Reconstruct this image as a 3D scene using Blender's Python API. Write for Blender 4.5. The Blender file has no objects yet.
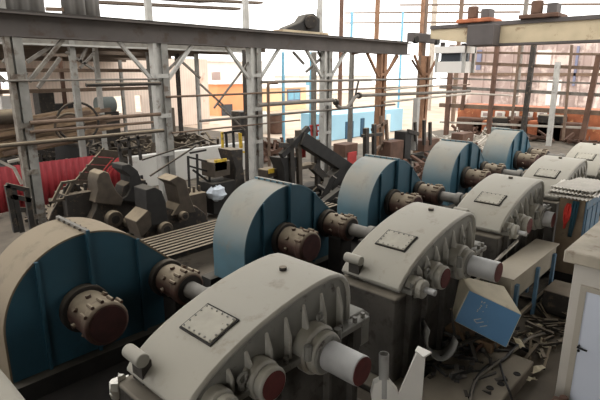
import bpy, math, random
from mathutils import Vector, Matrix
C = bpy.context.scene.collection
rnd = random.Random(7)
PI = math.pi
# ------------------------------------------------------------------ camera
FPX, TH, AZ = 490.0, math.radians(14.65), math.radians(43.2)
CAM = Vector((0, 0, 4.9))
FW = Vector((math.cos(AZ)*math.cos(TH), math.sin(AZ)*math.cos(TH), -math.sin(TH)))
RT = Vector((math.sin(AZ), -math.cos(AZ), 0))
UP = RT.cross(FW)
cd = bpy.data.cameras.new('camera'); co = bpy.data.objects.new('camera', cd); C.objects.link(co)
cd.sensor_width = 36; cd.lens = FPX/600*36; cd.clip_end = 500
co.matrix_world = Matrix(((RT.x, UP.x, -FW.x, CAM.x), (RT.y, UP.y, -FW.y, CAM.y), (RT.z, UP.z, -FW.z, CAM.z), (0, 0, 0, 1)))
bpy.context.scene.camera = co

def W(u, v, X=None, Y=None, Z=None):
    d = FW + RT*((u-300)/FPX) + UP*((200-v)/FPX)
    t = X/d.x if X is not None else Y/d.y if Y is not None else (Z-CAM.z)/d.z
    return CAM + d*t

# ------------------------------------------------------------------ materials
def lin(c): return tuple((x/255/12.92 if x/255 <= .04045 else ((x/255+.055)/1.055)**2.4) for x in c)
MATS = {}
def M(name, base, rough=.75, metal=0, var=.3, scale=3, dust=None, dlo=.15, dhi=.85, damt=.9, rust=None, ramt=.55, rscale=5, wave=None, bump=.0, stain=None, samt=.4, sscale=3):
    m = bpy.data.materials.new(name); m.use_nodes = True; nt = m.node_tree; N = nt.nodes; L = nt.links
    b = N['Principled BSDF']; b.inputs['Roughness'].default_value = rough; b.inputs['Metallic'].default_value = metal
    g = N.new('ShaderNodeNewGeometry'); base = lin(base)
    n1 = N.new('ShaderNodeTexNoise'); n1.inputs['Scale'].default_value = scale; n1.inputs['Detail'].default_value = 6
    L.new(g.outputs['Position'], n1.inputs['Vector'])
    def mix(fac, a, bcol):
        x = N.new('ShaderNodeMix'); x.data_type = 'RGBA'
        if isinstance(fac, float): x.inputs[0].default_value = fac
        else: L.new(fac, x.inputs[0])
        for s, k in ((a, 6), (bcol, 7)):
            if isinstance(s, tuple): x.inputs[k].default_value = (*s[:3], 1)
            else: L.new(s, x.inputs[k])
        return x.outputs[2]
    def mapr(src, lo, hi, a=0., c=1.):
        x = N.new('ShaderNodeMapRange'); L.new(src, x.inputs[0])
        x.inputs[1].default_value = lo; x.inputs[2].default_value = hi; x.inputs[3].default_value = a; x.inputs[4].default_value = c
        return x.outputs[0]
    def mul(a, c):
        x = N.new('ShaderNodeMath'); x.operation = 'MULTIPLY'
        for k, s in ((0, a), (1, c)):
            if isinstance(s, float): x.inputs[k].default_value = s
            else: L.new(s, x.inputs[k])
        return x.outputs[0]
    col = mix(mapr(n1.outputs[0], .35, .68), base, tuple(k*(1-var) for k in base))
    if wave:
        w = N.new('ShaderNodeTexWave'); w.wave_type = 'BANDS'; w.bands_direction = wave[0]; w.inputs['Scale'].default_value = wave[1]
        L.new(g.outputs['Position'], w.inputs['Vector'])
        col = mix(mul(w.outputs[1], wave[2]), col, tuple(k*.55 for k in base))
    if rust:
        n2 = N.new('ShaderNodeTexNoise'); n2.inputs['Scale'].default_value = rscale; n2.inputs['Detail'].default_value = 8
        n2.inputs['Roughness'].default_value = .65
        L.new(g.outputs['Position'], n2.inputs['Vector'])
        col = mix(mapr(n2.outputs[0], 1-ramt, 1-ramt+.1), col, lin(rust))
    if dust:
        s = N.new('ShaderNodeSeparateXYZ'); L.new(g.outputs['Normal'], s.inputs[0])
        n3 = N.new('ShaderNodeTexNoise'); n3.inputs['Scale'].default_value = scale*.8; n3.inputs['Detail'].default_value = 8
        L.new(g.outputs['Position'], n3.inputs['Vector'])
        f = mul(mul(mapr(s.outputs[2], dlo, dhi), mapr(n3.outputs[0], .3, .55, .72, 1.)), float(damt))
        col = mix(f, col, lin(dust))
    if stain:
        n4 = N.new('ShaderNodeTexNoise'); n4.inputs['Scale'].default_value = sscale; n4.inputs['Detail'].default_value = 10
        n4.inputs['Roughness'].default_value = .7
        L.new(g.outputs['Position'], n4.inputs['Vector'])
        col = mix(mul(mapr(n4.outputs[0], 1-samt, 1-samt+.14), .75), col, lin(stain))
    L.new(col, b.inputs['Base Color'])
    if bump:
        bp = N.new('ShaderNodeBump'); bp.inputs['Strength'].default_value = bump; bp.inputs['Distance'].default_value = .02
        L.new(n1.outputs[0], bp.inputs['Height']); L.new(bp.outputs[0], b.inputs['Normal'])
    MATS[name] = m; return m

DUST = (176, 168, 148)
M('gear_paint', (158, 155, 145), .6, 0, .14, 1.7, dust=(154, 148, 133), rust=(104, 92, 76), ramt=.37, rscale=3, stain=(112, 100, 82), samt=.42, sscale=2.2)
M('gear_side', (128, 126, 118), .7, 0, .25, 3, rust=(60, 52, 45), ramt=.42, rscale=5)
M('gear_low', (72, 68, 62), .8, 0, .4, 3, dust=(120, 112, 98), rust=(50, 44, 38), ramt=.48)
M('shaft_steel', (170, 169, 166), .5, .15, .15, 5, rust=(110, 100, 88), ramt=.34)
M('red_lead', (92, 36, 32), .8, 0, .35, 6)
M('dark_gap', (40, 36, 32), .9, 0, .3, 8)
M('cover_plate', (164, 158, 142), .6, 0, .2, 5, rust=(110, 96, 78), ramt=.36, rscale=9)
M('guard_blue', (42, 82, 98), .5, 0, .25, 1.5, rust=(34, 64, 76), ramt=.36, rscale=2)
M('guard_band', (64, 106, 122), .55, 0, .2, 1.5, dust=(126, 122, 110), dlo=-.1, dhi=.6, damt=.97, stain=(104, 100, 90), samt=.45, sscale=1.8)
M('guard_band_tan', (124, 110, 90), .7, 0, .18, 1.5, dust=(130, 116, 93), dlo=-.2, dhi=.5, stain=(100, 88, 68), samt=.45, sscale=1.8)
M('coupling', (84, 58, 48), .8, 0, .4, 7, dust=(150, 138, 116), dlo=.1, dhi=.8, damt=.85)
M('coupling_face', (66, 32, 28), .85, 0, .4, 7)
M('coupling_disc', (50, 46, 42), .9, 0, .4, 7, dust=(96, 88, 76))
M('iron', (54, 49, 44), .75, .1, .45, 4, dust=(132, 119, 100), dlo=.3, damt=.85, rust=(84, 70, 56), ramt=.45, rscale=6)
M('iron_dark', (44, 42, 40), .8, .1, .4, 4, dust=(84, 78, 68), damt=.7)
M('iron_tan', (80, 70, 59), .85, 0, .35, 4, dust=(146, 132, 110))
M('steel_grey', (120, 116, 108), .65, .1, .3, 4, rust=(90, 72, 58), ramt=.4)
M('beam_paint', (84, 78, 74), .8, 0, .25, 1.2, rust=(70, 58, 50), ramt=.45, rscale=1.5)
M('column_white', (176, 174, 168), .7, 0, .25, 3, rust=(110, 94, 80), ramt=.40, rscale=3)
M('column_dirty', (128, 122, 112), .8, 0, .4, 2.5, rust=(86, 74, 64), ramt=.5, rscale=3)
M('column_web', (140, 138, 132), .8, 0, .35, 2.5, rust=(100, 88, 78), ramt=.45, rscale=3)
M('column_rust', (150, 112, 84), .8, 0, .35, 2.5, rust=(110, 76, 56), ramt=.45, rscale=3)
M('pipe_grey', (118, 112, 104), .7, .1, .3, 4)
M('pipe_brown', (112, 92, 76), .8, 0, .3, 4)
M('pipe_pale', (176, 168, 156), .7, 0, .2, 4)
M('red_sheet', (150, 34, 42), .65, 0, .12, 2, wave=('X', 3.2, .35))
M('white_wall', (206, 204, 198), .8, 0, .14, .8, rust=(160, 150, 138), ramt=.36, rscale=1)
M('concrete', (100, 91, 79), .9, 0, .4, 1.1, rust=(58, 51, 44), ramt=.45, rscale=1.4, bump=.3)
M('yard', (196, 176, 156), .95, 0, .3, .35, rust=(170, 144, 124), ramt=.42, rscale=.5)
M('slab', (122, 112, 98), .85, 0, .45, 2, rust=(60, 52, 46), ramt=.42, rscale=2.5, dust=(150, 140, 122), damt=.5)
M('clad_grey', (138, 136, 132), .8, 0, .2, 1, wave=('X', 2.2, .5))
M('clad_pink', (226, 206, 190), .8, 0, .2, .5, wave=('X', 1.2, .25), rust=(190, 160, 140), ramt=.4, rscale=.6)
M('roof_dark', (104, 90, 78), .9, 0, .4, .8)
M('hall_blocker', (70, 66, 62), .9, 0, .3, .8)  # for the unseen walls and roof added to shape the light
M('orange_wall', (232, 158, 112), .85, 0, .1, .6)
M('peach_wall', (238, 204, 164), .85, 0, .1, .6)
M('pale_wall', (222, 218, 212), .85, 0, .1, .6)
M('mottle_wall', (170, 152, 146), .9, 0, .3, .25, rust=(206, 190, 182), ramt=.52, rscale=.4)
M('blue_wall', (158, 202, 222), .7, 0, .1, .6)
M('blue_dark', (44, 84, 110), .6, 0, .2, 2)
M('blue_light', (120, 176, 200), .6, 0, .2, 2)
M('navy', (122, 126, 150), .7, 0, .3, .8)
M('glass_dark', (60, 66, 72), .15, 0, .1, 2)
M('white_paint', (234, 230, 220), .6, 0, .1, 2, rust=(166, 150, 124), ramt=.34, rscale=5)
M('cabin_wall', (196, 190, 180), .8, 0, .12, 1.2)
M('cabin_roof', (186, 176, 158), .9, 0, .3, 2.5, rust=(130, 116, 98), ramt=.42, rscale=4, bump=.3)
M('door_white', (214, 220, 232), .4, 0, .04, 1)
M('door_frame', (176, 168, 154), .6, 0, .1, 2)
M('black_plastic', (24, 24, 26), .4)
M('blue_box', (86, 132, 172), .55, 0, .1, 2, rust=(140, 158, 166), ramt=.30, rscale=8)
M('cream_top', (196, 186, 162), .8, 0, .18, 3, rust=(150, 136, 112), ramt=.38)
M('cabinet_brown', (120, 104, 84), .8, 0, .35, 3, rust=(70, 66, 62), ramt=.4)
M('cabinet_blue', (78, 112, 136), .6, 0, .3, 4, rust=(112, 118, 116), ramt=.42)
M('red_cloth', (214, 66, 56), .9, 0, .2, 12)
M('teal_cloth', (40, 78, 92), .9, 0, .3, 8)
M('sheet_roof', (196, 190, 178), .6, .1, .15, 4)
M('trough', (150, 142, 126), .75, 0, .2, 2, dust=(170, 160, 142), rust=(98, 86, 72), ramt=.38)
M('paper', (206, 196, 170), .9, 0, .15, 9)
M('cable_black', (34, 32, 30), .6)
M('cable_grey', (120, 112, 100), .7)
M('wood', (122, 98, 72), .9, 0, .35, 5)
M('yellow', (214, 178, 48), .7, 0, .3, 5, rust=(120, 96, 50), ramt=.46, rscale=6)
M('crane_yellow', (192, 176, 146), .7, 0, .25, .8, rust=(120, 92, 66), ramt=.42, rscale=1.2)
M('crane_dark', (84, 78, 76), .8, 0, .3, 1)
M('rust_orange', (176, 104, 70), .9, 0, .4, 1.5, rust=(214, 160, 110), ramt=.42, rscale=2)
M('rust_dark', (98, 72, 58), .9, 0, .4, 2)
M('red_paint', (176, 52, 48), .7, 0, .3, 4)
M('tank', (120, 128, 124), .7, 0, .25, 1)
M('bundle', (150, 126, 100), .85, 0, .35, 3)
M('plastic_bag', (196, 204, 212), .5, 0, .2, 8)
M('under_shade', (36, 32, 28), .95, 0, .4, 3)  # near-black standing in for the shade low down by the guards

# ------------------------------------------------------------------ mesh builder (world coordinates)
class MB:
    def __init__(s): s.v = []; s.f = []
    def add(s, vs, fs):
        o = len(s.v); s.v += [Vector(v) for v in vs]; s.f += [tuple(i+o for i in f) for f in fs]; return s
    def hexa(s, p):   # 4 bottom (ccw), 4 top
        return s.add(p, [(3, 2, 1, 0), (4, 5, 6, 7), (0, 1, 5, 4), (1, 2, 6, 5), (2, 3, 7, 6), (3, 0, 4, 7)])
    def box(s, x0, x1, y0, y1, z0, z1):
        return s.hexa([(x0, y0, z0), (x1, y0, z0), (x1, y1, z0), (x0, y1, z0), (x0, y0, z1), (x1, y0, z1), (x1, y1, z1), (x0, y1, z1)])
    def bar(s, a, b, w, h, up=(0, 0, 1)):
        a, b, up = Vector(a), Vector(b), Vector(up); d = (b-a).normalized()
        if abs(d.dot(up)) > .98: up = Vector((1, 0, 0))
        x = d.cross(up).normalized()*w/2; y = x.cross(d).normalized()*h/2
        return s.hexa([a-x-y, a+x-y, a+x+y, a-x+y, b-x-y, b+x-y, b+x+y, b-x+y])
    def cyl(s, a, b, r, n=14, r1=None, caps=True):
        a, b = Vector(a), Vector(b); r1 = r if r1 is None else r1
        d = (b-a).normalized(); t = Vector((0, 0, 1)) if abs(d.z) < .9 else Vector((1, 0, 0))
        x = d.cross(t).normalized(); y = d.cross(x)
        vs = []
        for p, q in ((a, r), (b, r1)):
            vs += [p + (x*math.cos(2*PI*i/n)+y*math.sin(2*PI*i/n))*q for i in range(n)]
        fs = [(i, (i+1) % n, n+(i+1) % n, n+i) for i in range(n)]
        if caps: fs += [tuple(range(n-1, -1, -1)), tuple(range(n, 2*n))]
        return s.add(vs, fs)
    def tube(s, pts, r, n=8):
        pts = [Vector(p) for p in pts]; rings = []; ref = None
        for i, p in enumerate(pts):
            d = (pts[min(i+1, len(pts)-1)]-pts[max(i-1, 0)]).normalized()
            if ref is None: ref = Vector((0, 0, 1)) if abs(d.z) < .9 else Vector((1, 0, 0))
            x = d.cross(ref).normalized(); y = x.cross(d).normalized(); ref = y
            rings.append([p+(x*math.cos(2*PI*k/n)+y*math.sin(2*PI*k/n))*r for k in range(n)])
        vs = [v for R_ in rings for v in R_]; fs = []
        for i in range(len(pts)-1):
            for k in range(n): fs.append((i*n+k, i*n+(k+1) % n, (i+1)*n+(k+1) % n, (i+1)*n+k))
        fs += [tuple(range(n-1, -1, -1)), tuple(range(len(vs)-n, len(vs)))]
        return s.add(vs, fs)
    def prism(s, poly, y0, y1):           # poly of (x,z), extruded along Y
        n = len(poly); vs = [(x, y0, z) for x, z in poly]+[(x, y1, z) for x, z in poly]
        return s.add(vs, [tuple(range(n)), tuple(range(2*n-1, n-1, -1))]+[(i, n+i, n+(i+1) % n, (i+1) % n) for i in range(n)])
    def extr(s, pts, d):                  # any planar outline, pushed along vector d
        n = len(pts); d = Vector(d); pts = [Vector(p) for p in pts]; vs = pts+[p+d for p in pts]
        return s.add(vs, [tuple(range(n)), tuple(range(2*n-1, n-1, -1))]+[(i, n+i, n+(i+1) % n, (i+1) % n) for i in range(n)])
    def strip(s, poly, t, y0, y1):        # curved plate following an open (x,z) line, thickness t downwards/inwards
        n = len(poly); inn = []
        for i in range(n):
            a = Vector(poly[max(i-1, 0)]); b = Vector(poly[min(i+1, n-1)]); d = (b-a).normalized()
            inn.append((poly[i][0]+d.y*t, poly[i][1]-d.x*t))
        o = len(s.v)
        for q in (poly, inn):
            for y in (y0, y1): s.v += [Vector((x, y, z)) for x, z in q]
        A, B, D, E = o, o+n, o+2*n, o+3*n
        for i in range(n-1):
            s.f += [(A+i, A+i+1, B+i+1, B+i), (D+i, E+i, E+i+1, D+i+1), (A+i, D+i, D+i+1, A+i+1), (B+i, B+i+1, E+i+1, E+i)]
        s.f += [(A, B, E, D), (A+n-1, D+n-1, E+n-1, B+n-1)]
        return s
    def ring(s, c, axis, R_, r, n=24, m=8, arc=2*PI, a0=0):
        c, ax = Vector(c), Vector(axis).normalized(); t = Vector((0, 0, 1)) if abs(ax.z) < .9 else Vector((1, 0, 0))
        x = ax.cross(t).normalized(); y = ax.cross(x)
        k = n if arc >= 2*PI-.01 else n+1; o = len(s.v)
        for i in range(k):
            a = a0+arc*i/n; d = x*math.cos(a)+y*math.sin(a)
            for j in range(m):
                q = 2*PI*j/m; s.v.append(c+d*(R_+r*math.cos(q))+ax*r*math.sin(q))
        for i in range(n):
            for j in range(m):
                s.f.append((o+i*m+j, o+((i+1) % k)*m+j, o+((i+1) % k)*m+(j+1) % m, o+i*m+(j+1) % m))
        return s
    def blob(s, c, rx, ry, rz, seed=0, n=10, m=7, amp=.2):
        q = random.Random(seed); vs = []; c = Vector(c)
        for i in range(m+1):
            th = PI*i/m
            for j in range(n):
                k = 1+amp*(q.random()*2-1); ph = 2*PI*j/n
                vs.append(c+Vector((rx*math.sin(th)*math.cos(ph)*k, ry*math.sin(th)*math.sin(ph)*k, rz*math.cos(th)*k)))
        fs = [(i*n+j, (i+1)*n+j, (i+1)*n+(j+1) % n, i*n+(j+1) % n) for i in range(m) for j in range(n)]
        return s.add(vs, fs)
    def build(s, name, mat, parent=None, bevel=0, smooth=True, angle=35, label=None):
        if parent is None:
            xs = [v.x for v in s.v]; ys = [v.y for v in s.v]; zs = [v.z for v in s.v]
            org = Vector(((min(xs)+max(xs))/2, (min(ys)+max(ys))/2, min(zs)))
            loc = org
        else:
            org = Vector(parent.get('_o')); loc = Vector((0, 0, 0))
        me = bpy.data.meshes.new(name); me.from_pydata([v-org for v in s.v], [], s.f); me.update()
        import bmesh
        bm = bmesh.new(); bm.from_mesh(me); bmesh.ops.recalc_face_normals(bm, faces=bm.faces); bm.to_mesh(me); bm.free()
        if smooth:
            for p in me.polygons: p.use_smooth = True
            me.set_sharp_from_angle(angle=math.radians(angle))
        me.materials.append(MATS[mat])
        o = bpy.data.objects.new(name, me); C.objects.link(o); o.location = loc; o['_o'] = tuple(org)
        if parent is not None: o.parent = parent
        if label: o['label'] = label
        if bevel:
            b = o.modifiers.new('bevel', 'BEVEL'); b.width = bevel; b.segments = 2; b.limit_method = 'ANGLE'; b.angle_limit = math.radians(40)
        return o

def thing(name, label, cat, loc, group=None):
    o = bpy.data.objects.new(name, None); C.objects.link(o); o.location = loc; o['_o'] = tuple(loc)
    o.empty_display_size = .2; o['label'] = label; o['category'] = cat
    if group: o['group'] = group
    return o
def one(name, mb, mat, label, cat, group=None, kind=None, **k):
    o = mb.build(name, mat, **k); o['label'] = label; o['category'] = cat
    if group: o['group'] = group
    if kind: o['kind'] = kind
    return o
def struct(name, mb, mat, parent=None, **k):
    o = mb.build(name, mat, parent, smooth=False, **k)
    if parent is None: o['kind'] = 'structure'
    return o
def dup(o, delta, label=None, parent=None):
    c = o.copy(); C.objects.link(c)
    if parent is None:
        c.location = Vector(o.location)+Vector(delta)
        if label: c['label'] = label
    else: c.parent = parent
    for ch in list(o.children): dup(ch, delta, None, c)
    return c

# ================================================================== SETTING
struct('floor', MB().box(-8, 40, -6, 20.5, -.3, 0), 'concrete')
struct('ground', MB().box(-30, 170, 20.5, 170, -.35, -.05).box(40, 170, -90, 20.5, -.35, -.05).box(-30, 40, -90, -6, -.35, -.05), 'yard')
struct('wall_right_blocker', MB().box(-8, 16, -6.3, -6, 0, 10.5), 'hall_blocker')  # unseen wall, added to keep light off the machine fronts
struct('wall_near_blocker', MB().box(-8.3, -8, -6.3, 14, 8, 10.5).box(-8.3, -8, 2, 14, 0, 8), 'hall_blocker')  # unseen wall behind the camera, added with an opening shaped for the light
struct('ceiling_blocker', MB().box(-8.3, 18, -6.3, 7.5, 10.5, 10.7), 'hall_blocker')  # unseen roof, added and sized to hold sky light off the foreground

# ================================================================== GEARBOXES
U = 2.5
def g(x, z): return (x*U, 4.9+z*U)
GP = [g(*p) for p in [(.865, -1.285), (.885, -1.255), (.93, -1.215), (1.0, -1.168), (1.08, -1.128), (1.18, -1.088), (1.3, -1.05), (1.42, -1.02),
      (1.54, -.998), (1.66, -.984), (1.75, -.98), (1.81, -.988), (1.857, -1.008), (1.893, -1.045), (1.913, -1.095), (1.92, -1.15), (1.92, -1.285)]]
YF, YB = 1.43*U, 1.885*U
ZS = 4.9-1.3*U
def make_gear():
    t = thing('gearbox', 'grey arched mill gearbox nearest the camera, its cover plate and large shaft in full view', 'gearbox', (1.4*U, 1.66*U, 0), 'grey gearboxes in a row')
    MB().strip(GP, .07, YF, YB).build('arched_cover', 'gear_paint', t, bevel=.045, angle=25)
    ins = [(x*.965+1.4*U*.035, z-.05) for x, z in GP]
    MB().prism(ins, YF+.035, YB-.035).build('upper_casing', 'gear_side', t, angle=25)
    def ztop(x):
        for (a, za), (b, zb) in zip(GP, GP[1:]):
            if a <= x <= b: return za+(zb-za)*(x-a)/(b-a)
        return GP[-1][1]
    for xu in (1.0, 1.1, 1.2, 1.32, 1.44, 1.56, 1.69, 1.82):
        x = xu*U; zt = ztop(x)-.09
        MB().extr([(x-.024, YF+.08, ZS), (x-.024, YF-.055, ZS), (x-.024, YF-.05, ZS+(zt-ZS)*.5), (x-.024, YF+.02, zt-.1), (x-.024, YF+.08, zt-.06)], (.048, 0, 0)).build('rib', 'gear_paint', t, bevel=.015)
    fl = MB().box(.93*U, 2.03*U, YF-.12, YB+.05, ZS-.06, ZS+.03).build('split_flange', 'gear_side', t, bevel=.015)
    for xu in (.96, 1.135, 1.4, 1.80, 1.92, 1.99):
        MB().cyl((xu*U, YF-.07, ZS+.03), (xu*U, YF-.07, ZS+.1), .035, 6).build('bolt', 'gear_side', t)
    # lower housing with a chamfered end
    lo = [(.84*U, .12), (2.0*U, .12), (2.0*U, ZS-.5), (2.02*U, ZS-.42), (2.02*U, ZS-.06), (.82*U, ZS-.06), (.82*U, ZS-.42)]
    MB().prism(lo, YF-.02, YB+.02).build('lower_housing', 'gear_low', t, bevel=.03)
    for xu in (.95, 1.15, 1.4, 1.7, 1.9):
        MB().box(xu*U-.03, xu*U+.03, YF-.11, YF, .12, ZS-.06).build('lower_rib', 'gear_low', t)
    MB().box(.72*U, 2.12*U, YF-.25, YB+.25, 0, .12).build('foot_plate', 'gear_low', t, bevel=.02)
    # shafts
    def disc(name, x, z, y0, y1, r, mat, n=28, p=t, b=.012): return MB().cyl((x, y1, z), (x, y0, z), r, n).build(name, mat, p, bevel=b)
    x = 1.6*U; z = ZS
    h = disc('bearing_housing', x, z, YF-.16, YF+.1, .31, 'gear_paint', b=.03)
    disc('bearing_cap', x, z, YF-.27, YF-.15, .265, 'gear_paint', p=h, b=.025)
    disc('seal_ring', x, z, YF-.30, YF-.26, .235, 'gear_side', p=h)
    s_ = disc('output_shaft', x, z, 2.8, YF-.25, .178, 'shaft_steel', 36)
    disc('shaft_end', x, z, 2.794, 2.802, .168, 'red_lead', 36, s_, 0)
    for sx in (-.3, .3): MB().cyl((x+sx*.9, YF-.2, ZS+.02), (x+sx*.9, YF-.2, ZS+.2), .05, 8).build('bolt', 'gear_side', t)
    x = 1.25*U; z = ZS+.02
    h = disc('bearing_housing', x, z, YF-.14, YF+.1, .225, 'gear_paint', b=.03)
    disc('bearing_cap', x, z, YF-.26, YF-.13, .2, 'gear_paint', p=h, b=.03)
    disc('cap_face', x, z, YF-.268, YF-.25, .165, 'red_lead', p=h, b=0)
    x = 1.02*U; z = ZS
    h = disc('bearing_housing', x, z, YF-.12, YF+.1, .175, 'gear_paint', b=.03)
    disc('bearing_cap', x, z, YF-.22, YF-.11, .15, 'gear_paint', p=h, b=.025)
    disc('input_stub', x, z, YF-.4, YF-.2, .05, 'shaft_steel', 16)
    MB().ring((1.14*U, YF-.08, ZS+.16), (0, 1, 0), .06, .018, 16, 6).build('lifting_eye', 'gear_side', t)
    MB().ring((1.62*U, YF-.1, ZS+.41), (0, 1, 0), .05, .016, 16, 6).build('lifting_eye', 'gear_side', t)
    MB().extr([(1.93*U, YF+.02, ZS-.5), (1.93*U, YF+.02, ZS+.06), (2.05*U, YF+.02, ZS+.06), (2.11*U, YF+.02, ZS-.06), (2.11*U, YF+.02, ZS-.5)], (0, .75, 0)).build('end_block', 'gear_side', t, bevel=.02)
    lz = W(136, 356, Y=4.45)
    MB().cyl((lz.x, 4.3, lz.z), (lz.x, 4.62, lz.z), .08, 18).build('trunnion_lug', 'gear_paint', t, bevel=.015)
    MB().box(lz.x, .92*U, 4.35, 4.56, ZS, lz.z-.05).build('lug_bracket', 'gear_low', t)
    # inspection cover, lying on the curve
    a = Vector((1.09*U, 0, ztop(1.09*U)+.008)); b = Vector((1.245*U, 0, ztop(1.245*U)+.008))
    d = (b-a).normalized(); nn = Vector((-d.z, 0, d.x)); L = (b-a).length; y0, y1 = 1.545*U, 1.765*U
    def slab(u0, u1, v0, v1, h0, h1):
        return MB().hexa([a+d*u+Vector((0, v, 0))+nn*h for h in (h0, h1) for u, v in ((u0, v0), (u1, v0), (u1, v1), (u0, v1))])
    slab(-.012, L+.012, y0-.012, y1+.012, -.02, .012).build('cover_gasket', 'dark_gap', t)
    cp = slab(.012, L-.012, y0+.012, y1-.012, 0, .026).build('inspection_cover', 'cover_plate', t, bevel=.004)
    for k in range(5):
        for v in (y0+.035, y1-.035):
            p = a+d*(.035+(L-.07)*k/4)+Vector((0, v, 0)); MB().cyl(p+nn*.02, p+nn*.036, .012, 6).build('bolt', 'gear_side', cp)
    for k in range(1, 5):
        for uu in (.035, L-.035):
            p = a+d*uu+Vector((0, y0+.035+(y1-y0-.07)*k/5, 0)); MB().cyl(p+nn*.02, p+nn*.036, .012, 6).build('bolt', 'gear_side', cp)
    p = W(283, 269, Z=ztop(1.72*U)); MB().cyl((p.x, p.y, p.z-.02), (p.x, p.y, p.z+.03), .05, 12).build('breather_plug', 'iron', t)
    return t
gear = make_gear()
GL = {-1: 'grey gearbox cut off by the bottom left corner, only its rounded top corner showing',
      1: 'grey gearbox second from the camera, just behind the tilted blue box',
      2: 'grey gearbox in the middle of the row, beside the long dusty trough',
      3: 'grey gearbox behind the cabinet with a red cloth',
      4: 'farthest grey gearbox at the right edge of the picture'}
for i, lb in GL.items(): 
    c = dup(gear, (1.536*U*i+(.1 if i < 0 else 0), 0, 0), lb)
    if i == 2:
        for ch in c.children:
            if ch.name.startswith('output_shaft'):
                ch.scale = (1, .45, 1); ch.location.y += (YF-.25-1.66*U)*.55

# ================================================================== FLYWHEEL GUARDS
YG0, YG1 = 3.06*U, 3.5*U
GX = [3.11, 7.77, 12.3, 17.2, 22.26]
ZC, RG = 1.025, 1.375
def make_guard(xs, tan):
    t = thing('flywheel_guard', 'x', 'machine guard', (xs, (YG0+YG1)/2, 0), 'teardrop flywheel guards in a row')
    th0 = PI; th1 = math.radians(47.8)
    line = [(xs-RG, .3), (xs-RG, .65)]+[(xs+RG*math.cos(th0+(th1-th0)*k/28), ZC+RG*math.sin(th0+(th1-th0)*k/28)) for k in range(29)]+[(xs+1.5, ZC+.5), (xs+2.0, 1.07), (xs+2.0, .3)]
    MB().strip(line, .03, YG0, YG1).build('top_band', 'guard_band_tan' if tan else 'guard_band', t, angle=25)
    MB().prism([(x*.985+xs*.015, z-.02) for x, z in line], YG0+.012, YG0+.05).build('front_plate', 'guard_blue', t)
    MB().prism([(x*.985+xs*.015, z-.02) for x, z in line], YG1-.05, YG1-.012).build('back_plate', 'guard_blue', t)
    def zt(x):
        for (a, za), (b, zb) in zip(line[1:], line[2:]):
            if a <= x <= b and b > a: return za+(zb-za)*(x-a)/(b-a)
        return 1
    for dx, pr in ((-.8, .05), (0, .09), (.86, .05)):
        MB().box(xs+dx-.025, xs+dx+.025, YG0-pr, YG0+.02, .3, zt(xs+dx)+(.05 if dx == 0 else -.02)).build('stiffener', 'guard_blue', t)
    sf = MB().box(xs-.035, xs+.03, YG0-.06, YG1+.03, ZC+RG-.02, ZC+RG+.055).build('seam_flange', 'guard_band' if not tan else 'steel_grey', t, bevel=.008)
    for k in range(5):
        y = YG0+.12+k*.21; MB().cyl((xs-.06, y, ZC+RG+.03), (xs+.06, y, ZC+RG+.03), .022, 6).build('bolt', 'iron', sf)
    MB().box(xs-1.6, xs+2.15, YG0-.2, YG0+.15, 0, .3).box(xs-1.6, xs+2.15, YG1-.15, YG1+.2, 0, .3).build('base_rail', 'iron_dark', t)
    def coupling(x, z, r, y_out, facemat):
        h = MB().cyl((x, YG0+.02, z), (x, YG0-.12, z), r*1.2, 32).build('backing_disc', 'coupling_disc', t, bevel=.02)
        hub = MB().cyl((x, YG0-.1, z), (x, y_out+.1, z), r*.97, 28).build('coupling_drum', 'coupling', t, bevel=.03)
        MB().cyl((x, y_out+.2, z), (x, y_out, z), r*1.06, 28).build('coupling_rim', 'coupling', hub, bevel=.045)
        MB().cyl((x, y_out, z), (x, y_out-.012, z), r*.86, 28).build('coupling_face', facemat, hub)
        for k in range(8):
            a = 2*PI*k/8+.2; p = Vector((x+math.cos(a)*r*1.0, 0, z+math.sin(a)*r*1.0))
            ym = YG0-.1-(YG0-.1-y_out)*.38; q = Vector((math.cos(a), 0, math.sin(a)))*.07
            MB().cyl(Vector((p.x, ym, p.z))-q, Vector((p.x, ym, p.z))+q*.6, .045, 8).build('bolt', 'coupling', hub)
        for k in range(5):
            a = PI*(.25+.14*k); p = Vector((x+math.cos(a)*r*1.12, 0, z+math.sin(a)*r*1.12))
            MB().cyl((p.x, y_out+.2, p.z), (p.x, y_out+.04, p.z), .03, 6).build('stud', 'coupling', hub)
        if x > xs: MB().box(x-r*.8, x+r*.8, y_out+.15, YG0-.25, 0, z-r*.75).build('bearing_pedestal', 'under_shade', t, bevel=.03)  # pedestal takes the dark shade colour so it sinks into the gloom
    coupling(xs-.17, 1.15, .335, 2.72*U, 'coupling_face')
    coupling(xs+1.36, 1.2, .29, 2.74*U, 'coupling_disc')
    x = xs+1.36
    MB().cyl((x, 2.745*U, 1.2), (x, 2.35*U, 1.2), .15, 24).build('drive_shaft', 'steel_grey', t)
    MB().cyl((x, 2.54*U, 1.2), (x, 2.47*U, 1.2), .2, 24).build('shaft_collar', 'steel_grey', t, bevel=.015)
    MB().box(x-.3, x+.3, 2.3*U, 2.42*U, 0, 1.1).cyl((x, 2.29*U, 1.15), (x, 2.43*U, 1.15), .28, 20).build('pillow_block', 'iron', t, bevel=.02)
    return t
LG = ['tan topped blue flywheel guard at the left edge, nearest the camera', 'blue flywheel guard second from the left, behind the nearest gearbox',
      'third blue flywheel guard, left of the picture centre line of gearboxes two', 'fourth blue flywheel guard, small and half hidden by the middle gearbox', 'farthest and smallest blue flywheel guard in the row']
LG[2] = 'third blue flywheel guard from the left, standing behind the second gearbox'
make_guard(GX[0], True)['label'] = LG[0]
g2 = make_guard(GX[1], False); g2['label'] = LG[1]
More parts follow.
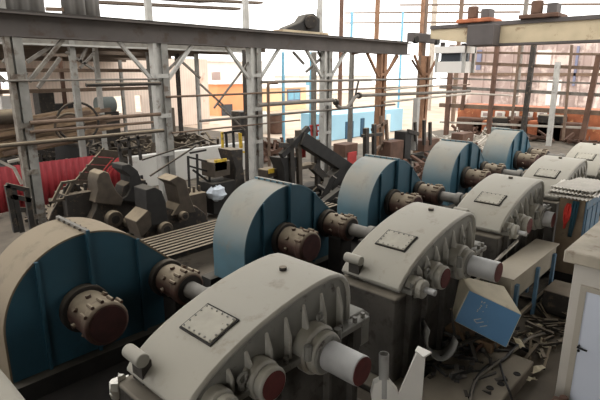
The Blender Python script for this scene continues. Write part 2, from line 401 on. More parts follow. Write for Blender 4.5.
for x, lb in zip(GX[2:], LG[2:]): dup(g2, (x-GX[1], 0, 0), lb)
# thin floor strip, the shade under the guards put into its colour
one('guard_shade_strip', MB().box(-3, 25, 4.98, 9.3, -.02, .004), 'under_shade', 'low dark floor strip painted as the shade beneath the flywheel guards', 'foundation')

# ================================================================== COLUMNS AND RUNWAY
YC = 15.0
cx = [W(u, v, Y=YC).x for u, v in ((10, 40), (156, 44), (252, 48), (325, 50), (381, 53), (425, 55))]
cl = ['dirty grey steel column nearest the left edge', 'white flaking steel column behind the iron mill housings', 'white steel column standing behind the second blue guard',
      'white steel column left of the pale blue container', 'rusty brown column just right of the pipe bend', 'rusty brown column under the crane end of the runway']
cm = ['column_dirty', 'column_white', 'column_white', 'column_white', 'column_rust', 'column_rust']
for i, x in enumerate(cx):
    t = thing('steel_column', cl[i], 'column', (x, YC, 0), 'columns under the crane runway')
    m = cm[i]
    w = .19 if i else .13
    MB().box(x-w-.06, x-w+.06, YC-.22, YC-.15, .05, 5.8).box(x-w-.03, x-w+.03, YC-.15, YC+.12, .05, 5.8).build('chord', m, t)
    MB().box(x+w-.14, x+w+.1, YC-.22, YC-.15, .05, 5.8).box(x+w-.03, x+w+.03, YC-.15, YC+.12, .05, 5.8).build('chord', 'column_web' if m != 'column_rust' else m, t)
    MB().box(x-w, x+w, YC-.13, YC-.1, .05, 5.8).build('web', m if i != 0 else 'column_web', t)
    MB().box(x-.5, x+.5, YC-.45, YC+.4, 0, .05).build('base_plate', 'iron', t)
    for k in range(4):
        z = .8+1.3*k; MB().box(x-w-.05, x+w+.05, YC-.24, YC-.22, z, z+.14).build('batten', m, t)
    MB().box(x-.1, x+.1, YC+.24, YC+.4, 5.8, 10.8).build('upper_post', m if i else 'column_web', t)
    for sx in (-1, 1):
        MB().bar((x+sx*.3, YC-.1, 4.65), (x+sx*1.35, YC-.1, 5.8), .12, .1).build('knee_brace', m, t)
b = thing('crane_runway_girder', 'long dark plate girder carried by the columns across the whole hall', 'girder', (10, YC, 5.8))
X0, X1 = -3, 24.6
MB().box(X0, X1, YC-.03, YC+.03, 5.84, 6.4).build('web', 'beam_paint', b)
MB().box(X0, X1, YC-.24, YC+.24, 6.38, 6.43).build('top_flange', 'beam_paint', b)
MB().box(X0, X1, YC-.24, YC+.24, 5.8, 5.85).build('bottom_flange', 'beam_paint', b)
MB().box(X0, X1, YC-.06, YC+.06, 6.43, 6.5).build('crane_rail', 'iron', b)
# lighter second girder behind
Y2 = 19.0
b = thing('eaves_girder', 'pale grey girder seen just below the dark runway girder at left', 'girder', (8, Y2, 5.9))
MB().box(-3, 17.2, Y2-.04, Y2+.04, 5.85, 6.25).build('web', 'steel_grey', b); MB().box(-3, 17.2, Y2-.2, Y2+.2, 5.8, 5.86).build('flange', 'column_white', b)

# clerestory cladding above the girder
def clad(u0, u1, v0, lb, z1=8.6, Y=YC+.44):
    a, c = W(u0, v0, Y=Y), W(u1, v0, Y=Y)
    n = max(4, int((c.x-a.x)/.09)); mb = MB()
    line = [(a.x+(c.x-a.x)*i/n, Y+(.03 if i % 4 < 2 else -.03)) for i in range(n+1)]
    vs = [(x, y, a.z) for x, y in line]+[(x, y, z1) for x, y in line]; k = n+1
    mb.add(vs, [(i, i+1, k+i+1, k+i) for i in range(n)])
    o = one('cladding_sheet', mb, 'clad_grey', lb, 'cladding', 'grey cladding above the girder')
    s_ = o.modifiers.new('thickness', 'SOLIDIFY'); s_.thickness = .01
clad(-30, 46, 16, 'grey corrugated cladding sheet at the top left corner, left of the bright slot')
clad(63, 86, 18, 'narrow grey cladding sheet right of the bright slot above the girder')
clad(86, 101, 18.5, 'ragged end piece of grey cladding before the open sky')
one('purlin', MB().bar(W(46, 9, Y=YC+.5), W(63, 9.5, Y=YC+.5), .1, .1), 'pipe_brown', 'short rail crossing the bright slot in the cladding', 'rail')
def bars(name, lb, cat, mat, segs, Y=None, w=.1, X=None, group=None):
    mb = MB()
    for s_ in segs:
        p = [W(s_[k], s_[k+1], Y=Y, X=X) for k in range(0, len(s_), 2)]
        for a, c in zip(p, p[1:]): mb.bar(a, c, w, w)
    return one(name, mb, mat, lb, cat, group)
def vpost(name, lb, cat, mat, uv, Y=None, X=None, w=.2, group=None):
    p = W(uv[0], uv[1], X=X, Y=Y); return one(name, MB().box(p.x-w/2, p.x+w/2, p.y-w/2, p.y+w/2, -.05, p.z), mat, lb, cat, group)
def frame(name, lb, cat, mat, Y, segs, w=.07, group=None, part='bar'):
    a = W(segs[0][0], segs[0][1], Y=Y); t = thing(name, lb, cat, (a.x, Y, 0), group)
    for s_ in segs:
        p = [W(s_[k], s_[k+1], Y=Y) for k in range(0, 4, 2)]
        MB().bar(p[0], p[1], s_[4] if len(s_) > 4 else w, w).build(part, s_[5] if len(s_) > 5 else mat, t)
    return t
# torn roof edge high up
t = thing('roof_edge', 'torn dark roof edge with purlins against the white sky at the top', 'roof', W(170, 5, Y=22))
for (u0, v0, u1, v1) in ((92, 2, 238, 9), (130, -3, 260, 3)):
    a, c = W(u0, v0, Y=22), W(u1, v1, Y=22); MB().bar(a, c, .5, .12).build('purlin', 'roof_dark', t)
a, c = W(95, -8, Y=22), W(232, 2, Y=22)
MB().hexa([a, c, c+Vector((0, 3, .2)), a+Vector((0, 3, .2)), a+Vector((0, 0, .05)), c+Vector((0, 0, .05)), c+Vector((0, 3, .25)), a+Vector((0, 3, .25))]).build('roof_sheet', 'roof_dark', t)

# ================================================================== PIPES ALONG THE COLUMNS
def xpipe(lb, u0, v, u1, r, mat, Y=None, name='pipe'):
    Y = YC-.215-r
    a = W(u0, v, Y=Y); c = W(u1, 80, Y=Y); c.z = a.z
    return one(name, MB().cyl(a, (c.x, Y, a.z), r, 10), mat, lb, 'pipe', 'pipes along the columns')
xpipe('grey service pipe running level with the foot of the knee braces', 262, 82, 436, .055, 'pipe_grey')
xpipe('thin brown pipe below the topmost service pipe', 166, 97, 470, .04, 'pipe_brown')
xpipe('low grey pipe crossing in front of the pale blue container', 200, 121, 396, .05, 'pipe_grey')
xpipe('lowest thin pipe crossing behind the iron machine frame', 172, 133, 300, .03, 'pipe_brown')
xpipe('dark pipe rail between the two left columns', 86, 85, 160, .06, 'iron')
xpipe('thin rail at the left just under the girder braces', -10, 81, 157, .03, 'pipe_grey')
xpipe('brown pipe rail passing in front of the long bar bundle', 30, 123, 158, .06, 'pipe_brown')
xpipe('lower brown rail below the bar bundle', 30, 132, 150, .045, 'pipe_brown')
xpipe('long dusty rail just above the red sheet fence', -10, 147, 160, .06, 'iron_tan')
Y = 14.35
pts = [W(u, v, Y=Y) for u, v in ((258, 105), (333, 100), (336, 102), (337, 106), (341, 108), (347, 107.5), (351, 103), (355, 97), (359, 95.5), (430, 93), (470, 91))]
t = thing('bent_pipe', 'thick pipe with a U shaped dip between two columns', 'pipe', pts[4])
MB().tube(pts, .085, 10).build('tube', 'pipe_grey', t)
for k in (2, 8): MB().cyl(pts[k]-Vector((.06, 0, .0)), pts[k]+Vector((.06, 0, .0)), .15, 12).build('pipe_flange', 'iron', t)
MB().bar(pts[7], pts[7]+Vector((.25, 0, .75)), .06, .06).build('valve_stem', 'iron', t)
a = W(268, 83, Y=14.3)
one('downpipe', MB().tube([a+Vector((.5, 0, 0)), a+Vector((.12, 0, 0)), a+Vector((.02, 0, -.04)), a+Vector((0, 0, -.15)), (a.x, 14.3, .1)], .06, 8), 'pipe_brown', 'vertical brown pipe with an elbow beside the white column behind the second guard', 'pipe')
pa = W(400, 99, Y=14.2); one('pipe', MB().tube([W(385, 102, Y=14.2), W(470, 93.5, Y=14.2), W(520, 96, Y=14.2)], .06, 8), 'pipe_pale', 'pale pipe running right from the rusty columns', 'pipe', 'pipes along the columns')
one('pipe', MB().tube([W(385, 90, Y=14.2), W(432, 85, Y=14.2)], .05, 8), 'pipe_pale', 'short pale pipe between the two rusty columns', 'pipe', 'pipes along the columns')
for i, (u, v0, v1, mt) in enumerate(((245, 50, 118, 'iron'), (314, 52, 130, 'steel_grey'), (447, 50, 120, 'steel_grey'), (352, 52, 125, 'steel_grey'))):
    if i == 2: continue
    vpost('slim_post', ['slim dark post left of the column behind the second guard', 'slim grey post left of the fourth column', '', 'slim grey post behind the pipe bend'][i], 'post', mt, (u, v0), Y=17, w=.2)
for i, (u, lb) in enumerate(((283, 'bright blue drainpipe right of the white column'), (311, 'bright blue drainpipe next to the slim grey post'), (352, 'long bright blue post rising beyond the girder'), (403, 'bright blue post left of the last column'))):
    vpost('drainpipe', lb, 'pipe', 'blue_light', (u, 12 if i > 1 else 52), Y=24, w=.15)

# ================================================================== FENCE, LOW WALL
YFn = 18.6
a, c = W(-25, 175, Y=YFn), W(120, 150, Y=YFn)
n = int((c.x-a.x)/.06); line = [(a.x+(c.x-a.x)*i/n, YFn+(.025 if i % 4 < 2 else -.025)) for i in range(n+1)]; k = n+1
mb = MB().add([(x, y, .2) for x, y in line]+[(x, y, 1.78) for x, y in line], [(i, i+1, k+i+1, k+i) for i in range(n)])
t = thing('sheet_fence', 'red corrugated sheet fence behind the left column', 'fence', ((a.x+c.x)/2, YFn, 0))
o = mb.build('sheeting', 'red_sheet', t); s_ = o.modifiers.new('thickness', 'SOLIDIFY'); s_.thickness = .008
for x in (a.x+1, a.x+3, c.x-.15): MB().box(x-.04, x+.04, YFn+.05, YFn+.13, 0, 1.78).build('fence_post', 'iron', t)
a, c = W(131, 160, Y=19.2), W(256, 150, Y=19.2)
one('low_wall', MB().box(a.x, c.x, 19.2, 19.5, 0, 1.42), 'white_wall', 'low white plastered wall behind the iron mill housings', 'wall', bevel=.03)

# ================================================================== MILL HOUSINGS (left middle)
def trace(pts, Y): return [W(u, v, Y=Y) for u, v in pts]
def housing(lb, outl, Y, dep, horn, boss):
    p = trace(outl, Y); cx_ = sum(q.x for q in p)/len(p)
    t = thing('mill_housing', lb, 'mill stand', (cx_, Y, 0), 'iron mill housings')
    MB().extr(p, (0, dep, 0)).build('frame', 'iron', t, bevel=.02)
    for i, h in enumerate(horn): MB().extr(trace(h, Y-.08), (0, dep+.12, 0)).build('horn', ['iron_tan', 'iron_dark', 'iron_tan'][i % 3], t, bevel=.02)
    for (u, v, r) in boss:
        q = W(u, v, Y=Y); MB().cyl(q+Vector((0, -.22, 0)), q+Vector((0, .1, 0)), r*.7, 18).build('bearing_boss', 'iron_tan', t, bevel=.02); MB().cyl(q+Vector((0, -.24, 0)), q+Vector((0, -.1, 0)), r*.35, 14).build('shaft_bore', 'dark_gap', t)
    MB().box(min(q.x for q in p)-.2, max(q.x for q in p)+.2, Y-.15, Y+dep+.15, 0, .25).build('base', 'iron_dark', t, bevel=.02)
    return t
housing('dark iron mill housing with a rounded knob and curved horn, left of the white column',
        [(70, 262), (96, 210), (99, 195), (108, 193), (115, 200), (121, 198), (124, 186), (132, 180), (146, 180), (148, 200), (140, 235), (142, 262)], 13.3, .5,
        [[(95, 203), (98, 190), (97, 181), (99, 174), (104, 171), (109, 173), (112, 182), (117, 192), (124, 199), (121, 206)],
         [(120, 200), (127, 196), (131, 188), (130, 176), (122, 170), (122, 165), (130, 164), (138, 171), (143, 184), (142, 204)]], [(112, 218, .34), (126, 222, .2)])
housing('dark iron mill housing with two stepped blocks right of the white column',
        [(136, 262), (146, 232), (152, 212), (160, 205), (175, 210), (184, 205), (196, 206), (206, 214), (212, 232), (216, 262)], 12.1, .55,
        [[(136, 222), (148, 210), (152, 212), (152, 226), (142, 238)],
         [(147, 208), (146, 190), (155, 187), (162, 191), (166, 202), (168, 222), (152, 226)],
         [(172, 216), (180, 204), (176, 186), (169, 181), (178, 176), (186, 180), (190, 196), (196, 212)]], [(163, 228, .3), (181, 215, .2)])
# toothed casting, blocks between
for lb, u0, u1, v0, v1, Y, mt in (('small dark block of upright pins right of the first horn', 139, 147, 176, 196, 13.4, 'iron_dark'),
                                   ('tan cast block right of the second housing', 186, 206, 186, 212, 13.2, 'iron_tan'),
                                   ('low tan cast block left of the first housing knob', 70, 92, 184, 232, 13.6, 'iron')):
    a, c = W(u0, v1, Y=Y), W(u1, v0, Y=Y)
    mb = MB().box(a.x, c.x, Y, Y+.8, 0, c.z-.2)
    for k in range(4): x = a.x+(c.x-a.x)*(k+.5)/4; mb.cyl((x, Y+.25, c.z-.25), (x, Y+.25, c.z), .05, 8)
    one('cast_block', mb, mt, lb, 'machine part', 'cast blocks around the mill housings', bevel=.03)
# leaning plate left of the housings
p = trace([(44, 232), (52, 212), (68, 183), (75, 183), (93, 200), (86, 232)], 13.9)
one('steel_plate', MB().extr(p, (0, .06, 0)), 'iron', 'grey brown steel plate leaning in front of the red fence', 'plate', bevel=.01)
# stair leaning against the fence
t = thing('steel_ladder', 'flat rung steel stair leaning in front of the red fence', 'ladder', W(82, 200, Y=15.8))
for p0, p1 in (((62, 196), (104, 148)), ((82, 196), (122, 150))):
    MB().bar(W(*p0, Y=15.8), W(*p1, Y=15.8), .07, .05).build('rail', 'iron_tan', t)
for k in range(6):
    f = .1+.16*k; a = W(62+42*f, 196-48*f, Y=15.8); c = W(82+40*f, 196-46*f, Y=15.8); MB().bar(a, c, .1, .24).build('step', 'iron_tan', t)
# railings at left
frame('railing_frame', 'dark steel railing frame in front of the left column foot', 'railing', 'iron', 11.5, [(7, 185, 16, 232), (13, 188, 22, 232), (6, 185, 28, 190), (26, 188, 33, 232), (10, 196, 31, 200)], .1)
frame('railing_frame', 'pale bent pipes at the left edge above the red fence', 'pipe rack', 'pipe_pale', 16, [(-5, 159, 14, 168), (14, 168, 22, 184), (8, 162, 26, 158), (26, 160, 38, 157)], .08)
frame('pipe_bracket', 'bracket of square bars above the steel plate', 'bracket', 'iron_tan', 13.7, [(61, 183, 75, 181), (62, 183, 53, 201), (53, 201, 66, 199), (73, 182, 64, 199)], .07)
frame('rod_bundle', 'thin red and pink rods leaning over the stair', 'rod', 'red_paint', 15.4, [(90, 195, 118, 158), (94, 196, 121, 157), (86, 192, 112, 160)], .03, part='rod')
frame('guard_rail', 'black tube handrail beside the second mill housing', 'railing', 'iron_dark', 13.6, [(188, 156, 190, 200), (209, 162, 210, 195), (188, 157, 209, 162), (189, 166, 210, 172), (197, 154, 198, 190), (190, 153, 206, 150), (193, 170, 209, 182)], .06)
frame('guard_rail', 'rusty handrail posts left of the white column', 'railing', 'iron', 14.4, [(118, 140, 122, 168), (128, 136, 131, 166), (137, 135, 141, 160), (116, 142, 146, 136), (118, 150, 143, 146)], .08)
frame('diagonal_bar', 'long thin bar slanting up in front of the white column', 'bar', 'iron', 13.9, [(142, 160, 205, 140), (150, 176, 196, 146)], .045)
a, c = W(208, 205, Y=13), W(222, 188, Y=13)
one('plastic_bag', MB().blob(W(216, 193, Y=13.2), .35, .3, .25, 3), 'plastic_bag', 'crumpled pale plastic bag on the rail bed left of the second guard', 'bag')
# rail bed: rolls and bars between the housings and guards
t = thing('roller_table', 'grate of parallel rails on the floor left of the second guard', 'rail grate', (9.5, 11, 0))
for k in range(9):
    y = 10.0+k*.19; MB().box(5.6, 12.5, y-.05, y+.05, .45, .58).build('rail', 'iron', t)
for x in (6, 8, 10, 12): MB().box(x-.1, x+.1, 9.9, 11.65, .3, .45).box(x-.1, x+.1, 9.9, 10.1, 0, .3).box(x-.1, x+.1, 11.45, 11.65, 0, .3).build('cross_beam', 'iron_dark', t)
t = thing('floor_sill', 'dark sill of beams behind the nearest guard', 'beam', (3, 10.6, 0))
for y in (9.7, 10.4, 11.2): MB().box(-1, 5.4, y-.12, y+.12, 0, .5).build('beam', 'iron_dark', t)

# ================================================================== CENTRE MACHINES
def mach(name, lb, Y, items, cat='machine', group=None):
    a = W(items[0][1], items[0][2], Y=Y); t = thing(name, lb, cat, (a.x, Y, 0), group)
    for it in items:
        if it[0] == 'b':
            _, u0, v0, u1, v1, w, mt, nm = it; MB().bar(W(u0, v0, Y=Y), W(u1, v1, Y=Y), w, w*.8, (0, 1, 0)).build(nm, mt, t, bevel=.01)
        elif it[0] == 'k':
            _, u0, v0, u1, v1, d, mt, nm = it; p, q = W(u0, v1, Y=Y), W(u1, v0, Y=Y); MB().box(p.x, q.x, Y, Y+d, p.z, q.z).build(nm, mt, t, bevel=.02)
        elif it[0] == 'p':
            _, x_, y_, pts_, d, mt, nm = it; MB().extr(trace(pts_, Y), (0, d, 0)).build(nm, mt, t, bevel=.02)
    return t
mach('shear_frame', 'tangled dark iron machine frame with slanting arms between second and third guards', 12.6, [
    ('b', 290, 138, 293, 205, .22, 'iron', 'post'), ('b', 298, 130, 300, 200, .2, 'iron_tan', 'post'), ('b', 317, 140, 318, 200, .2, 'iron', 'post'),
    ('b', 280, 145, 322, 147, .18, 'iron', 'cross_beam'), ('b', 281, 156, 308, 128, .22, 'iron_dark', 'arm'), ('b', 300, 138, 352, 172, .5, 'iron_dark', 'arm'),
    ('b', 346, 166, 318, 192, .5, 'iron_dark', 'arm'), ('b', 312, 166, 335, 188, .3, 'iron', 'arm'), ('p', 281, 158, [(280, 158), (298, 157), (296, 170), (294, 200), (285, 200), (284, 168)], .6, 'iron_dark', 'hopper'),
    ('k', 296, 163, 318, 171, .5, 'iron_tan', 'bed_plate'), ('k', 300, 178, 345, 205, .6, 'iron_dark', 'base_block'), ('b', 322, 183, 300, 205, .2, 'iron', 'arm'), ('b', 300, 185, 302, 210, .25, 'iron_tan', 'foot')])
one('red_valve', MB().box(*(lambda p, q: (p.x, q.x, 12.9, 13.2, p.z, q.z))(W(302, 158, Y=12.9), W(306, 147, Y=12.9))), 'red_paint', 'small red block inside the tangled machine frame', 'block', bevel=.02)
frame('rail_panel', 'small red railing panel behind the slanting arms', 'railing', 'red_paint', 17, [(311, 126, 312, 136), (316, 125, 317, 136), (320, 125, 320, 135), (310, 126, 321, 125), (311, 131, 321, 131)], .09)
mach('edger_stand', 'tan machine stand splashed with yellow paint left of the second guard top', 13.2, [
    ('k', 214, 160, 230, 178, .7, 'iron_tan', 'body'), ('k', 215, 158, 227, 172, .04, 'yellow', 'paint_patch'), ('p', 232, 150, [(230, 150), (243, 149), (243, 165), (248, 205), (232, 205), (236, 170)], .7, 'iron', 'frame'),
    ('k', 214, 178, 244, 215, .8, 'iron_dark', 'base_block')])
frame('yellow_frame', 'dark frame with a yellow edge standing above the white wall', 'frame', 'iron_dark', 16, [(222, 132, 223, 155, .08, 'yellow'), (226, 134, 227, 150), (240, 133, 241, 148, .14, 'yellow'), (222, 150, 244, 152, .1, 'yellow'), (224, 133, 243, 130), (233, 131, 234, 150)], .08)
mach('edger_stand', 'small tan stand with a yellow blot beside the downpipe', 13, [('k', 267, 168, 279, 178, .5, 'iron_tan', 'body'), ('k', 268, 168, 274, 174, -.03, 'yellow', 'paint_patch'), ('k', 266, 178, 281, 200, .6, 'iron_dark', 'base_block')])
mach('roll_stand', 'red capped roll stand left of the third guard top', 13.5, [('k', 345, 143, 358, 158, .7, 'rust_dark', 'body'), ('k', 347, 151, 356, 166, -.05, 'red_paint', 'red_cap'), ('k', 343, 160, 362, 195, .8, 'iron_dark', 'base_block'), ('b', 366, 128, 366, 160, .25, 'iron', 'post'), ('b', 374, 124, 374, 158, .2, 'iron', 'post'), ('b', 362, 136, 382, 134, .15, 'iron', 'cross_beam')])
mach('roll_stand', 'dark roll stand with a tall screw between third and fourth guards', 13.5, [('k', 390, 140, 404, 162, .7, 'rust_dark', 'body'), ('k', 404, 131, 412, 168, .7, 'iron_dark', 'frame'), ('k', 388, 158, 412, 190, .9, 'iron_dark', 'base_block'), ('b', 408, 131, 418, 134, .2, 'iron', 'arm'), ('b', 415, 122, 416, 150, .16, 'iron', 'post')])
mach('roll_stand', 'distant roll stand behind the fourth guard', 13.5, [('k', 424, 138, 440, 152, .8, 'rust_dark', 'body'), ('b', 424, 120, 424, 145, .18, 'iron', 'post'), ('b', 430, 122, 430, 145, .18, 'iron', 'post'), ('k', 422, 150, 446, 172, .8, 'iron_dark', 'base_block')])
mach('roll_stand', 'low rusty stand between fourth and fifth guards', 14, [('k', 462, 132, 474, 146, .8, 'rust_dark', 'body'), ('k', 458, 145, 484, 160, .9, 'iron_dark', 'base_block')])
frame('hand_frame', 'bent brown bar frame in front of the rusty column', 'frame', 'pipe_brown', 14, [(381, 116, 381, 150), (386, 120, 387, 140), (387, 140, 376, 150), (372, 130, 386, 122)], .14)
bars('prop', 'white steel prop standing in front of the last rusty column', 'post', 'column_white', [(417, 98, 414, 150)], Y=13.6, w=.26)

# ================================================================== BACK BAY AT LEFT
struct('ground_pad', MB().box(-6, 26, 20.5, 44, -.05, -.02), 'concrete')
YW = 40.0
mb = MB(); xs_ = [W(u, 90, Y=YW).x for u in (-60, 2, 12, 113, 124, 134, 141, 172, 186, 198, 200)]
z = lambda v: W(120, v, Y=YW).z
mb.box(xs_[0], xs_[1], YW, YW+.3, 0, 6.1).box(xs_[1], xs_[2], YW, YW+.3, z(72), 6.1).box(xs_[1], xs_[2], YW, YW+.3, 0, z(112)).box(xs_[2], xs_[3], YW, YW+.3, 0, 6.1).box(xs_[3], xs_[4], YW, YW+.3, z(96), 6.1).box(xs_[3], xs_[4], YW, YW+.3, 0, z(113)).box(xs_[4], xs_[5], YW, YW+.3, 0, 6.1)
mb.box(xs_[5], xs_[6], YW, YW+.3, z(96), 6.1).box(xs_[5], xs_[6], YW, YW+.3, 0, z(113)).box(xs_[6], xs_[10]+1, YW, YW+.3, 0, 6.1)
struct('wall_back', mb, 'clad_pink')
# slatted roof with holes
mb = MB(); xr = [-6+2.2*i for i in range(13)]
for i in range(12):
    for j in range(6):
        if rnd.random() < .17 and i > 2: continue
        y0 = 20.5+3.25*j; zz = 6.35-.02*j*3.25
        mb.box(xr[i], xr[i]+2.2, y0, y0+3.25, zz, zz+.06)
struct('ceiling_back', mb, 'roof_dark')
for i in range(6):
    y = 22+3.3*i; one('roof_purlin', MB().box(-6, 20.4, y-.07, y+.07, 6.0-.065*i, 6.2-.065*i), 'roof_dark', f'roof purlin of the back bay, {["nearest the girder","second from the girder","third from the girder","fourth from the girder","fifth from the girder","farthest by the pink wall"][i]}', 'purlin', 'purlins of the back bay roof')
for i, (u, v0, Y, mt, lb) in enumerate(((76, 130, 19, 'column_web', 'grey post in front of the long bar bundle'),
                                        (98, 118, 24, 'column_white', 'whitish post beside the pale tank'), (60, 100, 32, 'rust_dark', 'brown post in front of the pink back wall'),
                                        (120, 104, 36, 'column_web', 'far slim post between the two bright windows'), (150, 120, 26, 'column_web', 'grey post left of the white column'), (178, 118, 26, 'iron', 'dark post right of the white column'), (197, 112, 26, 'column_white', 'pale post near the end of the back wall'))):
    q = W(u, v0-40, Y=Y); one('bay_post', MB().box(q.x-.1, q.x+.1, Y-.1, Y+.1, 0, 6.05), mt, lb, 'post', 'posts of the back bay')
def brace(lb, segs, Y, mt='pipe_grey', w=.09): return frame('cross_brace', lb, 'brace', mt, Y, segs, w, 'crossed braces between posts')
brace('crossed braces beside the left column', [(27, 62, 60, 40), (27, 75, 3, 60), (60, 58, 38, 88)], 19, w=.12)
brace('crossed braces left of the white column', [(90, 40, 80, 62), (66, 52, 95, 70), (95, 52, 80, 68)], 19)
brace('crossed braces right of the white column', [(196, 42, 166, 72), (180, 60, 200, 78)], 19)
brace('thin crossed braces left of the white column behind the second guard', [(200, 84, 224, 106), (250, 60, 214, 108), (218, 104, 245, 130)], 15, w=.06)
brace('thin braces between the third and fourth columns', [(293, 52, 304, 64), (330, 50, 306, 72), (318, 52, 330, 74)], 15.1)
brace('braces between the rusty columns', [(398, 56, 388, 72), (352, 54, 362, 52), (412, 60, 422, 76)], 15.1, 'rust_dark')
for k, (v, lb) in enumerate(((70, 'upper brown girt of the back bay'), (92, 'lower brown girt of the back bay'))):
    a = W(-10, v, Y=31.8); one('girt', MB().box(-6, 19, 31.72, 31.87, a.z-.12, a.z+.1), 'pipe_brown', lb, 'rail')
# bundle of long bars, rings and scrap
t = thing('bar_bundle', 'bundle of long brown bars lying behind the left column', 'bar bundle', W(55, 125, Y=22))
for k in range(26):
    j = k % 7; r_ = k//7; a = W(-8, 116, Y=21.5); c = W(82, 108, Y=21.5)
    y = 21+.32*j+rnd.uniform(-.1, .1); zz = 1.95+r_*.34+rnd.uniform(-.08, .08)
    MB().bar((a.x+rnd.uniform(-1, .3), y, zz-.15), (c.x+.9+rnd.uniform(-.9, .8), y+rnd.uniform(-.3, .3), zz+.3), .2, .16).build('bar', 'bundle' if k % 3 else 'pipe_brown', t)
MB().box(a.x, a.x+.4, 20.8, 23.5, 0, 1.7).build('trestle', 'iron_dark', t); MB().box(c.x-.6, c.x-.2, 20.8, 23.5, 0, 1.8).build('trestle', 'iron_dark', t)
q = W(2, 117, Y=20.8); one('large_pipe', MB().cyl((q.x-3, 20.8, q.z), (W(30, 117, Y=20.8).x, 20.8, q.z), .28, 20), 'iron_tan', 'thick tan pipe at the left edge behind the left column', 'pipe')
for lb, u, v, Y, R_, mt in (('dark iron ring standing on edge right of the bar bundle', 78, 122, 20.7, .8, 'iron'), ('pale ring leaning on the dark ring', 70, 127, 20.6, .55, 'iron_tan')):
    q = W(u, v, Y=Y); o = MB().ring((q.x, Y, q.z), (.25, 1, .1), R_, .05, 30, 8)
    one('iron_ring', o, mt, lb, 'ring', 'iron rings behind the left rails')
def scrap(lb, x0, x1, y0, y1, z1, n, seed, mt, L=1.6, w=.14):
    q = random.Random(seed); mb = MB()
    for k in range(n):
        p = Vector((q.uniform(x0, x1), q.uniform(y0, y1), 0)); h = z1*max(0, 1-abs((p.y-(y0+y1)/2)/((y1-y0)/1.6)))*q.uniform(.2, 1)
        d = Vector((q.uniform(-1, 1), q.uniform(-1, 1), q.uniform(-.35, .35))).normalized()*q.uniform(.3, L)/2
        p.z = max(h, abs(d.z)+w); mb.bar(p-d, p+d, w*q.uniform(.5, 1.6), w*q.uniform(.4, 1.5))
    return one('scrap_heap', mb, mt, lb, 'scrap', 'heaps of scrap metal', 'stuff')
scrap('heap of dark scrap metal behind the red fence', 4, 12, 24.4, 27.5, 1.7, 200, 1, 'iron')
scrap('tan scrap heap behind the low white wall', 12.4, 18, 21, 28, 1.5, 220, 2, 'iron_tan')
scrap('brown scrap pile left of the pale blue container', 18.4, 21, 19.9, 22.5, 1.0, 90, 3, 'rust_dark')
scrap('dark scrap strip beneath the tangled machine frame', 12.8, 16.5, 9.6, 12, .7, 120, 4, 'iron_dark')
scrap('low scrap strewn on the floor before the red fence', 5.3, 8.6, 15.7, 17.8, .7, 110, 5, 'iron', 1.2)
scrap('pale rubble in the yard beyond the fifth guard', 30, 35, 12, 17, .5, 110, 6, 'pipe_pale', 1.5)
scrap('iron offcuts beyond the guards, below the rusty columns', 17, 27, 10, 12.8, .8, 160, 8, 'rust_dark', 1.6)
q = W(106, 105, Y=30); t = thing('storage_tank', 'pale grey tank in front of the pink back wall', 'tank', (q.x, 30, 0))
MB().cyl((q.x-.6, 30, q.z), (q.x+.5, 30, q.z), .5, 20).build('shell', 'tank', t, bevel=.05); MB().box(q.x-.8, q.x+.6, 29.6, 30.4, 0, q.z-.4).build('cradle', 'iron', t)
q = W(48, 101, Y=32); one('electrical_cabinet', MB().box(q.x-.5, q.x+.4, 32, 33, 0, q.z+.5), 'iron', 'dark grey cabinet against the pink back wall', 'cabinet', bevel=.03)
# workshop crate row under the back wall
for i, (u, v, mt, lb) in enumerate(((62, 104, 'iron_dark', 'dark machine beside the brown post'), (14, 96, 'pale_wall', 'pale cupboard at the far left of the back wall'), (166, 108, 'iron_tan', 'tan crate right of the bright windows'))):
    q = W(u, v, Y=36); one('workshop_crate', MB().box(q.x-.8, q.x+.8, 36, 37, 0, q.z), mt, lb, 'crate', bevel=.03)

# ================================================================== YARD BUILDINGS
def building(name, lb, u0, u1, vtop, Y, dep, mat, wins=(), roofmat=None, cat='building'):
    a, c = W(u0, vtop, Y=Y), W(u1, vtop, Y=Y); zt = (a.z+c.z)/2
    t = thing(name, lb, cat, ((a.x+c.x)/2, Y, 0)); MB().box(a.x, c.x, Y, Y+dep, -.05, zt).build('wall', mat, t)
    MB().box(a.x-.3, c.x+.3, Y-.4, Y+dep, zt, zt+.25).build('roof', roofmat or 'pale_wall', t)
    for (x0, y0, x1, y1, mt, nm) in wins:
        p, q = W(x0, y1, Y=Y), W(x1, y0, Y=Y); f = MB().box(p.x, q.x, Y-.08, Y+.05, p.z, q.z).build(nm, mt, t)
        if nm == 'window':
            MB().box(p.x+.15, (p.x+q.x)/2-.06, Y-.1, Y-.07, p.z+.15, q.z-.15).box((p.x+q.x)/2+.06, q.x-.15, Y-.1, Y-.07, p.z+.15, q.z-.15).build('pane', 'blue_light', f)
    return t
building('yard_building', 'orange plastered building across the yard', 217, 252, 84, 46, 8, 'orange_wall', [(222, 104, 232, 124, 'glass_dark', 'doorway')])
building('yard_building', 'peach plastered building with a blue window across the yard', 253, 306, 88, 47, 8, 'peach_wall', [(287, 89, 300, 101, 'navy', 'window'), (262, 112, 272, 126, 'glass_dark', 'doorway')])
building('yard_building', 'tall whitish building behind the orange one', 205, 262, 62, 70, 8, 'pale_wall', [(212, 72, 220, 80, 'mottle_wall', 'window_blank')])
building('yard_building', 'pale far building with blue trim behind the slim posts', 300, 372, 76, 75, 8, 'pale_wall', [(306, 80, 316, 86, 'blue_light', 'sign_board')])
t = thing('shipping_container', 'pale blue container with a dark doorway behind the pipe bend', 'container', W(366, 143, Y=23))
a, c = W(331, 112, Y=23), W(403, 112, Y=23)
MB().box(a.x, c.x, 23, 26, 0, W(366, 112, Y=23).z).build('body', 'blue_wall', t)
